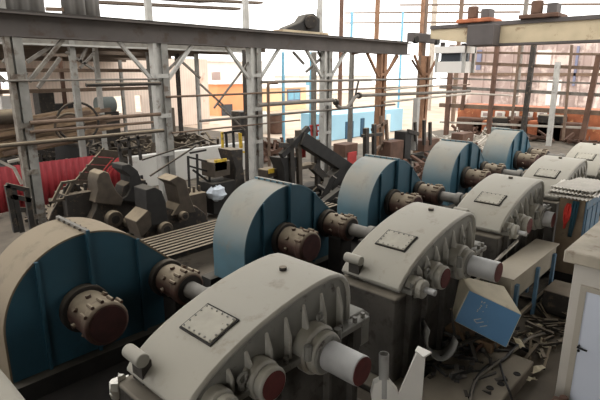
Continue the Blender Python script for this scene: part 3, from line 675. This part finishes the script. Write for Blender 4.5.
for (x0, y0, x1, y1, mt, nm) in ((345, 121, 353, 141, 'blue_dark', 'door'), (360, 118, 364, 138, 'blue_dark', 'door'), (385, 114, 390, 138, 'white_paint', 'side_post')):
    p, q = W(x0, y1, Y=23), W(x1, y0, Y=23); MB().box(p.x, q.x, 22.93, 23.05, p.z, q.z).build(nm, mt, t)
building('yard_shed', 'white shed between the container and the crane', 384, 396, 112, 29, 3, 'white_paint', cat='shed')
q = W(264, 125, Y=30)
one('sack', MB().blob((q.x, 30, q.z), .5, .4, 1.1, 5, 10, 8, .12), 'white_paint', 'tall white sack in the yard left of the tangled frame', 'sack')
for i, (u, v, r_, mt, lb) in enumerate(((250, 128, .8, 'iron_dark', 'dark drum in the yard left of the white sack'), (240, 124, .7, 'iron', 'grey drum behind the dark drum'), (276, 126, .6, 'rust_dark', 'rusty drum right of the white sack'))):
    q = W(u, v+7, Z=0); one('oil_drum', MB().cyl((q.x, q.y, 0), (q.x, q.y, 1.6*r_+.6), r_, 18), mt, lb, 'drum', 'drums in the yard', bevel=.04)
one('blue_tarp', MB().blob(W(392, 143, Y=20), .55, .4, .3, 9), 'blue_light', 'small blue tarp heap left of the white prop', 'tarp')

# ---------- right hand side: hall end frame, stone hall, rusty machinery
XR = 36.0
def yz(u, v, X=XR): return W(u, v, X=X)
t = thing('wall_frame', 'open steel wall frame of posts and rails at the far right', 'steel frame', (XR, 8, 0))
for (u0, v0, u1, v1, w, mt) in ((452, 45, 446, 135, .3, 'rust_dark'), (498, 40, 488, 135, .28, 'rust_dark'), (534, 45, 522, 140, .3, 'iron'), (558, 62, 548, 150, .3, 'column_white'), (599, 55, 582, 140, .3, 'rust_dark'), (470, 40, 462, 110, .22, 'rust_dark'), (520, 45, 512, 120, .15, 'pipe_brown'), (572, 45, 563, 140, .15, 'pipe_brown')):
    MB().bar(yz(u0, v0), yz(u1, v1), w, w).build('post', mt, t)
for (u0, v0, u1, v1, w, mt) in ((440, 62, 640, 70, .22, 'pipe_brown'), (440, 87, 640, 97, .22, 'pipe_grey'), (440, 105, 640, 115, .3, 'pipe_brown'), (440, 78, 640, 85, .12, 'pipe_grey'), (440, 52, 640, 55, .15, 'pipe_brown'), (440, 122, 640, 130, .14, 'pipe_pale')):
    MB().bar(yz(u0, v0, XR+.3), yz(u1, v1, XR+.3), w, w).build('rail', mt, t)
t = thing('stone_hall', 'large mottled grey pink hall beyond the steel frame', 'building', (62, 15, 0))
a, c = yz(452, 60, 62), yz(592, 60, 62)
MB().box(62, 75, c.y, a.y, -.05, yz(500, 43, 62).z).build('wall', 'mottle_wall', t)
for (x0, y0, x1, y1, mt, nm) in ((434, 0, 0, 0, 0, 0),) if False else ((470, 73, 630, 75.5, 'pipe_brown', 'ledge'), (572, 46, 580, 86, 'navy', 'shutter'), (536, 50, 552, 66, 'pale_wall', 'bright_panel'), (476, 50, 482, 70, 'navy', 'shutter'), (545, 80, 562, 105, 'pale_wall', 'bright_panel')):
    p, q = yz(x0, y1, 61.9), yz(x1, y0, 61.9); MB().box(61.8, 62, min(p.y, q.y), max(p.y, q.y), p.z, q.z).build(nm, mt, t)
for k in range(9):
    u = 470+14*k; p = yz(u, 60, 61.9); MB().box(61.85, 62, p.y-.12, p.y+.12, 0, yz(u, 44, 62).z).build('pilaster', 'mottle_wall', t)
t = thing('kiln_machine', 'long rusty orange furnace with a row of white framed openings at the far right', 'furnace', (40, 11, 0))
a, c = yz(458, 110, 40), yz(640, 118, 40); zt = yz(510, 107, 40).z
MB().box(40, 43, c.y, a.y, 0, zt).build('body', 'rust_orange', t)
for k in range(5):
    p, q = yz(481+14*k, 117, 39.9), yz(491+14*k, 111.5, 39.9)
    f = MB().box(39.85, 40, min(p.y, q.y), max(p.y, q.y), p.z, q.z).build('window_frame', 'white_paint', t)
    MB().box(39.82, 39.86, min(p.y, q.y)+.18, max(p.y, q.y)-.18, p.z+.12, q.z-.12).build('opening', 'mottle_wall', f)
for k in range(7):
    u = 470+16*k; p = yz(u, 127, 39); s_ = rnd.uniform(.7, 1.2)
    MB().box(38.8, 39.8, p.y-s_, p.y+s_, 0, p.z+rnd.uniform(.2, .9)).build('burner_block', ['rust_dark', 'rust_orange', 'iron'][k % 3], t, bevel=.1)
scrap('rusty clutter on the ground before the orange furnace', 37.2, 38.6, 3, 18, .4, 130, 11, 'rust_dark', 1.4, .14)
q = yz(495, 132, 36.9); one('pale_tank', MB().cyl((36.9, q.y-1.1, .5), (36.9, q.y+.8, .5), .4, 18), 'tank', 'pale green tank lying before the orange furnace', 'tank', bevel=.1)
# lattice pylons and poles far
for i, (u, v0, v1, X, w, mt, lb) in enumerate(((426, -12, 130, 27.2, .3, 'pipe_brown', 'tall brown post rising beside the crane end'), (436, -12, 60, 60, .5, 'pipe_pale', 'faint pole behind the crane end'),
                                             (463, -12, 30, 46, .3, 'pipe_brown', 'rusty pole above the left crane hoist'), (528, -12, 10, 46, .3, 'pipe_grey', 'thin pole above the right crane hoist'), (342, -12, 36, 40, .3, 'rust_dark', 'brown pole rising above the girder, right of the fourth column'))):
    vpost('tall_pole', lb, 'pole', mt, (u, v0), X=X, w=w)
for i, (v, lb) in enumerate(((4, 'highest faint rail against the sky at right'), (12, 'middle faint rail against the sky at right'), (22, 'lowest faint rail against the sky beside the crane'))):
    bars('sky_rail', lb, 'rail', 'pipe_brown', [(345 if i else 400, v+1, 640 if i == 0 else 520, v)], X=48, w=.16)

# ================================================================== BRIDGE CRANE
XB = 26.0
def cy(u): return W(u, 40, X=XB).y
t = thing('bridge_crane', 'yellowish bridge crane girder spanning from the runway to the right edge', 'crane', (XB, 8, 6.5))
ya, yb, yc, yd = cy(430), cy(472), cy(503), -4
ZT = 7.28
MB().hexa([(XB, ya, 6.7), (XB, yb, 6.35), (XB+.7, yb, 6.35), (XB+.7, ya, 6.7), (XB, ya, ZT), (XB, yb, ZT), (XB+.7, yb, ZT), (XB+.7, ya, ZT)]).build('box_girder', 'crane_yellow', t, bevel=.03)
MB().box(XB, XB+.7, yd, yb, 6.28, ZT).build('box_girder', 'crane_yellow', t, bevel=.03)
MB().box(XB-.1, XB+.8, yd, ya, ZT-.1, ZT+.09).build('walkway', 'crane_dark', t)
MB().box(XB-.12, XB+.82, yd, yb, 6.2, 6.3).build('bottom_flange', 'crane_dark', t)
MB().box(XB-.9, XB-.05, cy(500), cy(474), 6.2, 7.2).build('drive_housing', 'crane_dark', t, bevel=.03)
MB().box(XB-1.2, XB+1.8, YC-.2, YC+.2, 6.52, 7.0).build('end_carriage', 'crane_dark', t, bevel=.04)
for x in (XB-.9, XB+1.5): MB().cyl((x, YC-.3, 6.62), (x, YC-.1, 6.62), .2, 18).build('wheel', 'iron_dark', t)
k_ = thing('crane_cab', 'white framed operator cab hanging under the crane end', 'cab', (XB, 13, 4.6))
p, q = W(434, 75, X=XB), W(466, 43, X=XB); y0, y1 = min(p.y, q.y), max(p.y, q.y); z0, z1 = 4.85, 6.25
MB().box(XB-.1, XB+1.4, y0, y1, z1-.35, z1).build('roof_frame', 'pale_wall', k_)
MB().box(XB, XB+1.3, y0+.15, y1-.15, z0, z0+.6).build('lower_panel', 'pale_wall', k_)
MB().box(XB+.1, XB+1.2, y0+.3, y1-.3, z0+.6, z1-.35).build('window', 'glass_dark', k_)
for x in (XB, XB+1.2):
    for y in (y0, y1-.15): MB().box(x, x+.14, y, y+.15, z0, z1).build('corner_post', 'column_white', k_)
MB().box(XB+.3, XB+.5, y1-.3, y1-.1, z1, 6.5).box(XB+.3, XB+.5, y0+.2, y0+.4, z1, 6.4).build('hanger', 'crane_dark', k_)
def hoist(lb, u0, u1, mt):
    y1, y0 = cy(u0), cy(u1); ym = (y0+y1)/2; t = thing('hoist_trolley', lb, 'hoist', (XB+.3, ym, ZT+.08), 'hoists on the crane')
    MB().box(XB-.3, XB+1.2, y0, y1, ZT+.1, ZT+.3).build('trolley_frame', mt, t, bevel=.04)
    MB().cyl((XB+.1, ym+.2, ZT+.3), (XB+.1, ym+.2, ZT+.92), .27, 16).build('motor', 'rust_dark', t, bevel=.06)
    MB().cyl((XB+.3, y0+.2, ZT+.5), (XB+.3, ym-.25, ZT+.5), .2, 16).build('drum', 'crane_dark', t, bevel=.04)
    MB().box(XB-.1, XB+.6, ym-.75, ym-.3, ZT+.3, ZT+.75).build('gear_case', 'crane_dark', t, bevel=.04)
    for x in (XB-.1, XB+.9): MB().cyl((x, y0+.3, ZT+.2), (x, y0+.3, ZT+.09), .1, 12).build('wheel', 'iron_dark', t)
hoist('rust red hoist trolley on the left half of the crane', 457, 491, 'rust_orange')
hoist('hazy grey hoist trolley on the right half of the crane', 518, 557, 'rust_dark')
# machine on the runway girder, against the sky
q = W(304, 30, Y=15); t = thing('girder_winch', 'dark winch standing on the runway girder against the white sky', 'winch', (q.x, 15, 6.5))
z0 = 6.5
a, c = W(280, 33, Y=15.4), W(325, 36, Y=15.4)
MB().box(a.x, c.x, 15.2, 15.8, 6.5, 6.62).build('base_frame', 'crane_yellow', t)
pts_ = [(283, 33), (288, 27), (296, 24), (302, 21), (306, 15), (314, 13), (318, 17), (322, 20), (324, 36)]
MB().extr([W(u, v, Y=15.25) for u, v in pts_], (0, .5, 0)).build('gear_case', 'iron_dark', t, bevel=.05)
MB().cyl(W(311, 22, Y=15.0), W(311, 22, Y=15.9), .28, 16).build('drum', 'iron', t, bevel=.03)
MB().bar(W(318, 18, Y=15.4), W(318, 9, Y=15.4), .08, .08).build('lever', 'iron', t)

# ================================================================== RIGHT FOREGROUND
# white cabin
XC, YCb, ZRf = 7.45, 1.66, 2.44
t = thing('site_cabin', 'white site cabin with a dusty flat roof at the right edge', 'cabin', (9, 0, 0))
MB().box(XC+.05, 11.6, -1.8, YCb-.03, 0, ZRf-.2).build('wall', 'cabin_wall', t, bevel=.01)
MB().box(XC-.06, 11.8, -2, YCb+.1, ZRf-.18, ZRf).build('roof_slab', 'cabin_roof', t, bevel=.02)
p0, p1 = W(584, 291, X=XC), W(556, 400, X=XC)
yl = 1.44; zd = 1.88
MB().box(XC, XC+.06, yl-.02, yl+.06, 0, zd).box(XC, XC+.06, yl-.9, yl+.06, zd, zd+.07).box(XC, XC+.06, yl-.9, yl-.82, 0, zd).build('door_frame', 'door_frame', t)
d = MB().box(XC+.015, XC+.055, yl-.82, yl-.02, .05, zd).build('door', 'door_white', t)
h = W(579, 346, X=XC)
MB().cyl((XC+.02, h.y, h.z), (XC-.06, h.y, h.z), .016, 10).bar((XC-.055, h.y+.015, h.z), (XC-.055, h.y-.12, h.z-.01), .022, .02).build('door_handle', 'black_plastic', d)
MB().cyl((XC+.02, h.y, h.z-.08), (XC+.005, h.y, h.z-.08), .022, 12).build('keyhole', 'black_plastic', d)
# tilted blue box
n = Vector((-.8, -.55, .25)).normalized(); Q = W(506.5, 348, Z=.42)
def onp(u, v, off=0):
    dd = FW+RT*((u-300)/FPX)+UP*((200-v)/FPX); tt = (n.dot(Q-CAM)-off)/n.dot(dd); return CAM+dd*tt
A, B_, C_, D_ = onp(468.7, 289.5), onp(522, 314.6), onp(506.5, 348), onp(453.6, 321)
E_, F_ = onp(460, 275.4, .42), onp(504, 286, .75)
G_, H_ = C_+(F_-B_)*.8, D_+(E_-A)*.3
t = thing('blue_box', 'tilted blue metal box with a dusty cream top lying on the scrap', 'box', C_)
MB().hexa([D_, C_, G_, H_, A, B_, F_, E_]).build('body', 'cream_top', t, bevel=.01)
fr = [D_-(D_-B_)*.02, C_-(C_-A)*.02, B_-(B_-D_)*.02, A-(A-C_)*.02]
MB().extr(fr, n*.012).build('front_panel', 'blue_box', t)
def dl(s_, r_): return D_+(C_-D_)*s_+(A-D_)*r_+n*.014
for k in range(14):
    s_, r_ = .27+.13*rnd.random(), .55+.35*rnd.random(); MB().cyl(dl(s_, r_), dl(s_, r_)+n*.004, .009, 8).build('paint_speck', 'paper', t)
for (s0, r0, s1, r1) in ((.3, .3, .4, .42), (.36, .25, .46, .37), (.3, .3, .36, .25), (.44, .2, .54, .32)):
    MB().bar(dl(s0, r0), dl(s1, r1), .012, .006, n).build('scratch', 'sheet_roof', t)
# props under the blue box
one('timber_block', MB().box(C_.x-.1, C_.x+1.0, C_.y+.2, C_.y+1.3, .26, .44), 'wood', 'rough timber block under the tilted blue box', 'timber', bevel=.01)
# long dusty trough
cs = [W(527, 236, Z=1.2), W(551, 240, Z=1.2), W(525, 267, Z=1.2), W(499, 272, Z=1.2)]
ty0, ty1 = 2.86, 3.28; tx0, tx1 = 8.75, 11.35
t = thing('dusty_trough', 'long dusty grey steel casing on blue legs before the middle gearbox', 'casing', (10, 3.15, 0))
MB().box(tx0, tx1, ty0, ty1, .72, 1.2).build('casing', 'trough', t, bevel=.02)
MB().box(tx0-.04, tx1+.04, ty0-.04, ty1+.04, 1.2, 1.23).build('lid', 'trough', t, bevel=.008)
for x in (tx0+.2, tx0+1.35, tx1-.2):
    for y in (ty0-.06, ty1): MB().box(x-.05, x+.05, y, y+.06, 0, 1.05).build('leg', 'cabinet_blue', t)
MB().box(tx0-.1, tx1+.1, ty0-.02, ty0+.04, .18, .26).build('tie_bar', 'iron_tan', t)
p = W(500, 262, Z=1.0); one('steel_angle', MB().bar((8.3, 3.46, 1.05), (10.6, 3.46, 1.35), .05, .05), 'sheet_roof', 'thin pale steel angle leaning along the trough', 'bar')
# cabinet with corrugated roof
kx0, kx1, ky0, ky1, kz0, kz1 = 12.0, 13.4, 2.57, 3.1, .35, 2.12
t = thing('control_cabinet', 'brown and blue metal cabinet beside the middle gearbox shaft', 'cabinet', (12.8, 3.0, 0))
MB().box(kx0, kx1, ky0, ky1, kz0, kz1).build('body', 'cabinet_brown', t, bevel=.01)
sd = MB().box(kx0+.02, kx1-.02, ky0-.03, ky0, kz0+.02, kz1-.02).build('side_panel', 'cabinet_blue', t)
for i in range(3):
    for j in range(2):
        x = kx0+.1+.43*i; z0 = kz0+.12+.8*j; MB().box(x, x+.34, ky0-.05, ky0-.03, z0, z0+.65).build('louvre_panel', 'cabinet_blue', sd)
MB().box(kx0+.05, kx1-.05, ky0+.05, ky1-.05, .0, kz0).build('plinth', 'iron_dark', t)
def corr(lb, x0, x1, y0, y1, z, tilt, rz):
    nn_ = 48; mb = MB(); vs = []; c0 = Vector(((x0+x1)/2, (y0+y1)/2, z)); Rm = Matrix.Rotation(rz, 3, 'Z') @ Matrix.Rotation(tilt, 3, 'X')
    for x in (x0, x1):
        for i in range(nn_+1):
            y = y0+(y1-y0)*i/nn_; vs.append(c0+Rm @ (Vector((x, y, z+.018*math.sin(i*PI/2)))-c0))
    k = nn_+1; mb.add(vs, [(i, i+1, k+i+1, k+i) for i in range(nn_)])
    o = one('roofing_sheet', mb, 'sheet_roof', lb, 'roofing sheet', 'roofing sheets on the cabinet', smooth=False); s_ = o.modifiers.new('thickness', 'SOLIDIFY'); s_.thickness = .006; return o
corr('corrugated roofing sheet lying lowest on the brown cabinet', 11.88, 13.3, 2.48, 3.4, kz1+.05, 0, 0)
corr('corrugated roofing sheet in the middle of the cabinet stack', 12.1, 13.6, 2.45, 3.45, kz1+.1, .02, .1)
corr('uppermost skewed roofing sheet on the cabinet', 12.3, 13.9, 2.4, 3.35, kz1+.16, -.03, -.14)
def cloth(lb, name, y0, y1, z0, z1, x, mt, seed):
    q = random.Random(seed); n_ = 6; m_ = 9; vs = []
    for j in range(m_+1):
        f = j/m_; w_ = .35+.65*math.sin(PI*min(1, f*1.1+.08)) if seed == 1 else 1-.3*f
        for i in range(n_+1):
            yy = (y0+y1)/2+(i/n_-.5)*(y1-y0)*w_+.05*(f-.5); vs.append((x-.03-.025*math.sin(i*2.2+j*.5)-.02*q.random(), yy, z1+(z0-z1)*f))
    mb = MB().add(vs, [(j*(n_+1)+i, j*(n_+1)+i+1, (j+1)*(n_+1)+i+1, (j+1)*(n_+1)+i) for j in range(m_) for i in range(n_)])
    o = one(name, mb, mt, lb, 'cloth', angle=80); s_ = o.modifiers.new('thickness', 'SOLIDIFY'); s_.thickness = .012
cloth('bright red cloth hanging on the brown cabinet face', 'red_cloth', 2.83, 2.98, 1.42, kz1-.1, kx0, 'red_cloth', 1)
cloth('dark teal rag hanging beside the red cloth', 'teal_rag', 2.7, 2.83, 1.25, kz1-.02, kx0, 'teal_cloth', 2)
# slabs and floor clutter
one('bed_plate', MB().box(5.35, 7.9, 2.08, 3.2, 0, .26), 'slab', 'thick oily steel bed plate with bolt holes in the right foreground', 'bed plate', bevel=.03)
for i, (u, v) in enumerate(((501, 384), (517, 374), (490, 388))):
    p = W(u, v, Z=.262); one('bolt_recess', MB().ring((p.x, p.y, .262), (0, 0, 1), .045, .012, 16, 6).cyl((p.x, p.y, .255), (p.x, p.y, .266), .045, 14), 'dark_gap', ['dark bolt recess in the middle of the bed plate edge', 'dark bolt recess farthest along the bed plate edge', 'dark bolt recess nearest the camera on the bed plate'][i], 'bolt hole', 'bolt recesses in the bed plate')
t = thing('white_bracket', 'white triangular bracket plate with a short pipe socket at the bottom centre', 'bracket', (5.2, 3.0, 0))
def qb(u, v, off=0):   # bracket plane, facing the camera side
    nb = Vector((-.75, -.66, 0)); o_ = nb.dot(Vector((5.2, 3.0, 0))); dd = FW+RT*((u-300)/FPX)+UP*((200-v)/FPX); return CAM+dd*((o_+off)/nb.dot(dd))
nb = Vector((.75, .66, 0))
MB().extr([qb(419, 348), qb(426, 352), qb(420, 425), qb(385, 425), qb(400, 392)], nb*.05).build('triangle_plate', 'white_paint', t, bevel=.006)
MB().extr([W(u, v, Z=qb(419, 348).z+.02) for u, v in ((415, 350), (423.5, 357), (432, 352), (418, 345.5))], (0, 0, -.025)).build('top_tab', 'white_paint', t, bevel=.004)
MB().extr([qb(374, 384), qb(386, 378), qb(398, 392), qb(401, 402), qb(390, 425), qb(376, 425), qb(371, 396)], nb*.12).build('socket_plate', 'white_paint', t, bevel=.01)
p0, p1 = qb(384, 390, -.06), qb(384, 354, -.06)
MB().cyl(p0-Vector((0, 0, .1)), p1, .07, 18, caps=False).cyl(p1, p0, .06, 18, caps=False).ring(p1, (0, 0, 1), .065, .006, 18, 6).build('pipe_socket', 'column_white', t)
# curved chute
pts_ = []
t = thing('sheet_chute', 'curved V shaped sheet metal chute leaning by the blue box', 'chute', W(440, 360, Z=.3))
vs = []; c0 = W(443, 340, Z=.9); hx = Vector((.66, -.75, 0)); dp = Vector((.75, .66, -.12))
for j in range(11):
    a = math.radians(155+200*j/10); rr = .3
    for h in (0, .5): vs.append(c0+hx*(rr*math.cos(a)*.8)+Vector((0, 0, rr*1.25*math.sin(a)))+dp*(h*(1-.5*j/10)))
o = MB().add(vs, [(2*j, 2*j+2, 2*j+3, 2*j+1) for j in range(10)]).build('chute_sheet', 'column_web', t, angle=80)
s_ = o.modifiers.new('thickness', 'SOLIDIFY'); s_.thickness = .015
# cables, sticks, papers
def cable(lb, pts, r, mt, Z=.3): one('cable', MB().tube(pts, r, 8), mt, lb, 'cable', 'cables on the floor')
def sm(pts, n_=6):
    pts = [Vector(p) for p in pts]; out = []
    for i in range(len(pts)-1):
        p0, p1, p2, p3 = pts[max(i-1, 0)], pts[i], pts[i+1], pts[min(i+2, len(pts)-1)]
        for k in range(n_):
            t_ = k/n_; out.append(.5*((2*p1)+(p2-p0)*t_+(2*p0-5*p1+4*p2-p3)*t_**2+(3*p1-p0-3*p2+p3)*t_**3))
    return out+[pts[-1]]
def F(u, v, z=.02): return W(u, v, Z=z)
cable('grey cable curving across the floor towards the cabin', sm([F(564, 327, .05), F(545, 333, .05), F(530, 338, .3), F(515, 350, .3), F(490, 368, .3), F(475, 382, .3), F(470, 402, .3)]), .022, 'cable_grey')
cable('black hose looping over the bed plate', sm([F(470, 398, .29), F(476, 380, .29), F(488, 366, .29), F(503, 360, .29), F(515, 348, .29), F(530, 336, .05)]), .03, 'cable_black')
cable('thin black cable hanging down the bed plate front', sm([F(499, 360, .29), F(503, 375, .29), F(508, 388, .29), F(513, 402, .1)]), .018, 'cable_black')
for i, (u, v, R_, lb) in enumerate(((540, 262, .32, 'coil of black hose below the cabinet'), (552, 268, .26, 'smaller coil of black hose nearer the cabin'), (534, 270, .3, 'loose coil of black hose by the trough legs'))):
    p = F(u, v, .06); mb = MB()
    for k in range(4): mb.ring((p.x+.02*k, p.y, .05+.06*k), (.1*k-.1, .08, 1), R_-.03*(k % 2), .035, 26, 7)
    one('hose_coil', mb, 'cable_black', lb, 'hose', 'hose coils by the cabinet')
def stick(lb, u0, v0, z0, u1, v1, z1, w, mt): one('stick', MB().bar(W(u0, v0, Z=z0), W(u1, v1, Z=z1), w, w*.7), mt, lb, 'stick', 'sticks and bars in the scrap')
for args in (('dark rod standing in the scrap left of the blue box', 457, 352, .3, 451, 309, 1.1, .05, 'iron'), ('brown lath leaning against the left side of the blue box', 468, 348, .3, 453, 318, .8, .06, 'wood'),
             ('short pale stick below the chute', 440, 352, .35, 462, 345, .5, .05, 'iron_tan'), ('dark bar lying under the blue box corner', 462, 338, .4, 500, 342, .35, .07, 'iron'), ('thin bar on the floor behind the blue box', 523, 313, .05, 545, 300, .1, .05, 'iron_tan'),
             ('thin pale strip propped beside the blue box', 508, 346, .3, 504, 330, .5, .03, 'steel_grey'), ('long dark bar lying behind the blue box', 520, 296, .05, 560, 306, .05, .08, 'iron'), ('bent brown strip near the bed plate edge', 470, 356, .3, 482, 344, .4, .05, 'rust_dark')): stick(*args)
def paper(lb, u, v, z, s_, seed):
    q = random.Random(seed); p = F(u, v, z); vs = []; n_ = 5
    a = q.uniform(0, 3); dx, dy = math.cos(a), math.sin(a)
    for i in range(n_+1):
        for j in range(3):
            l = (i/n_-.5)*s_*2; w_ = (j-1)*s_*.4*(.6+.5*q.random()); vs.append((p.x+dx*l-dy*w_, p.y+dy*l+dx*w_, z+.01+.07*q.random()))
    mb = MB().add(vs, [(i*3+j, i*3+j+1, (i+1)*3+j+1, (i+1)*3+j) for i in range(n_) for j in range(2)])
    o = one('paper_scrap', mb, 'paper', lb, 'paper', 'crumpled papers on the floor', smooth=False); s2 = o.modifiers.new('thickness', 'SOLIDIFY'); s2.thickness = .006
for k, (u, v, z_, s_, lb) in enumerate(((534, 328, .05, .16, 'crumpled cream paper right of the blue box'), (544, 345, .03, .17, 'crumpled cream paper on the bed plate far corner'), (535, 372, .03, .18, 'crumpled cream paper near the cabin wall'), (519, 345, .3, .14, 'cream paper strip just below the blue box corner'), (541, 357, .03, .12, 'small paper scrap between two larger ones'), (525, 336, .06, .14, 'folded paper right below the blue box'), (530, 381, .03, .1, 'paper scrap nearest the camera beside the bed plate'))): paper(lb, u, v, z_, s_, k)
scrap('dark scrap and rods heaped under the tilted blue box', 6.4, 8.4, 2.5, 3.4, .55, 90, 21, 'iron_dark', .9, .05)
scrap('brown rubbish on the floor between cabin and trough', 8.2, 11, 1.9, 2.8, .2, 45, 22, 'iron', .6, .05)
p = W(564, 393, X=7.1); t = thing('valve_block', 'small rusty iron valve block by the cabin corner at the bottom edge', 'valve', (p.x, p.y, 0))
MB().box(p.x-.16, p.x+.16, p.y-.16, p.y+.16, 0, .22).build('body', 'rust_dark', t, bevel=.03)
MB().cyl((p.x-.26, p.y+.05, .16), (p.x+.02, p.y+.05, .16), .09, 16).build('pipe_stub', 'iron_tan', t, bevel=.01); MB().cyl((p.x+.04, p.y, .2), (p.x+.04, p.y, .32), .06, 12).build('bonnet', 'rust_dark', t, bevel=.01)
q = F(573, 276, 0); one('steel_box', MB().box(10.35, 11.1, 1.95, 2.75, 0, .5), 'iron', 'dusty low steel box on the floor below the cabinet', 'box', bevel=.02)
p = W(120, 388, Y=4.75); one('white_rag', MB().blob(p, .12, .1, .16, 4, 9, 7, .3), 'white_paint', 'crumpled white sheet hanging below the lug of the nearest gearbox', 'rag')

# ================================================================== LIGHT
w = bpy.data.worlds.new('sky'); bpy.context.scene.world = w; w.use_nodes = True
bg = w.node_tree.nodes['Background']; bg.inputs[0].default_value = (1, .98, .95, 1); bg.inputs[1].default_value = 1.6
vs_ = bpy.context.scene.view_settings
vs_.view_transform = 'Standard'; vs_.look = 'None'; vs_.gamma = 1; vs_.use_curve_mapping = False
vs_.exposure = .9
for o in bpy.data.objects:
    if '_o' in o: del o['_o']
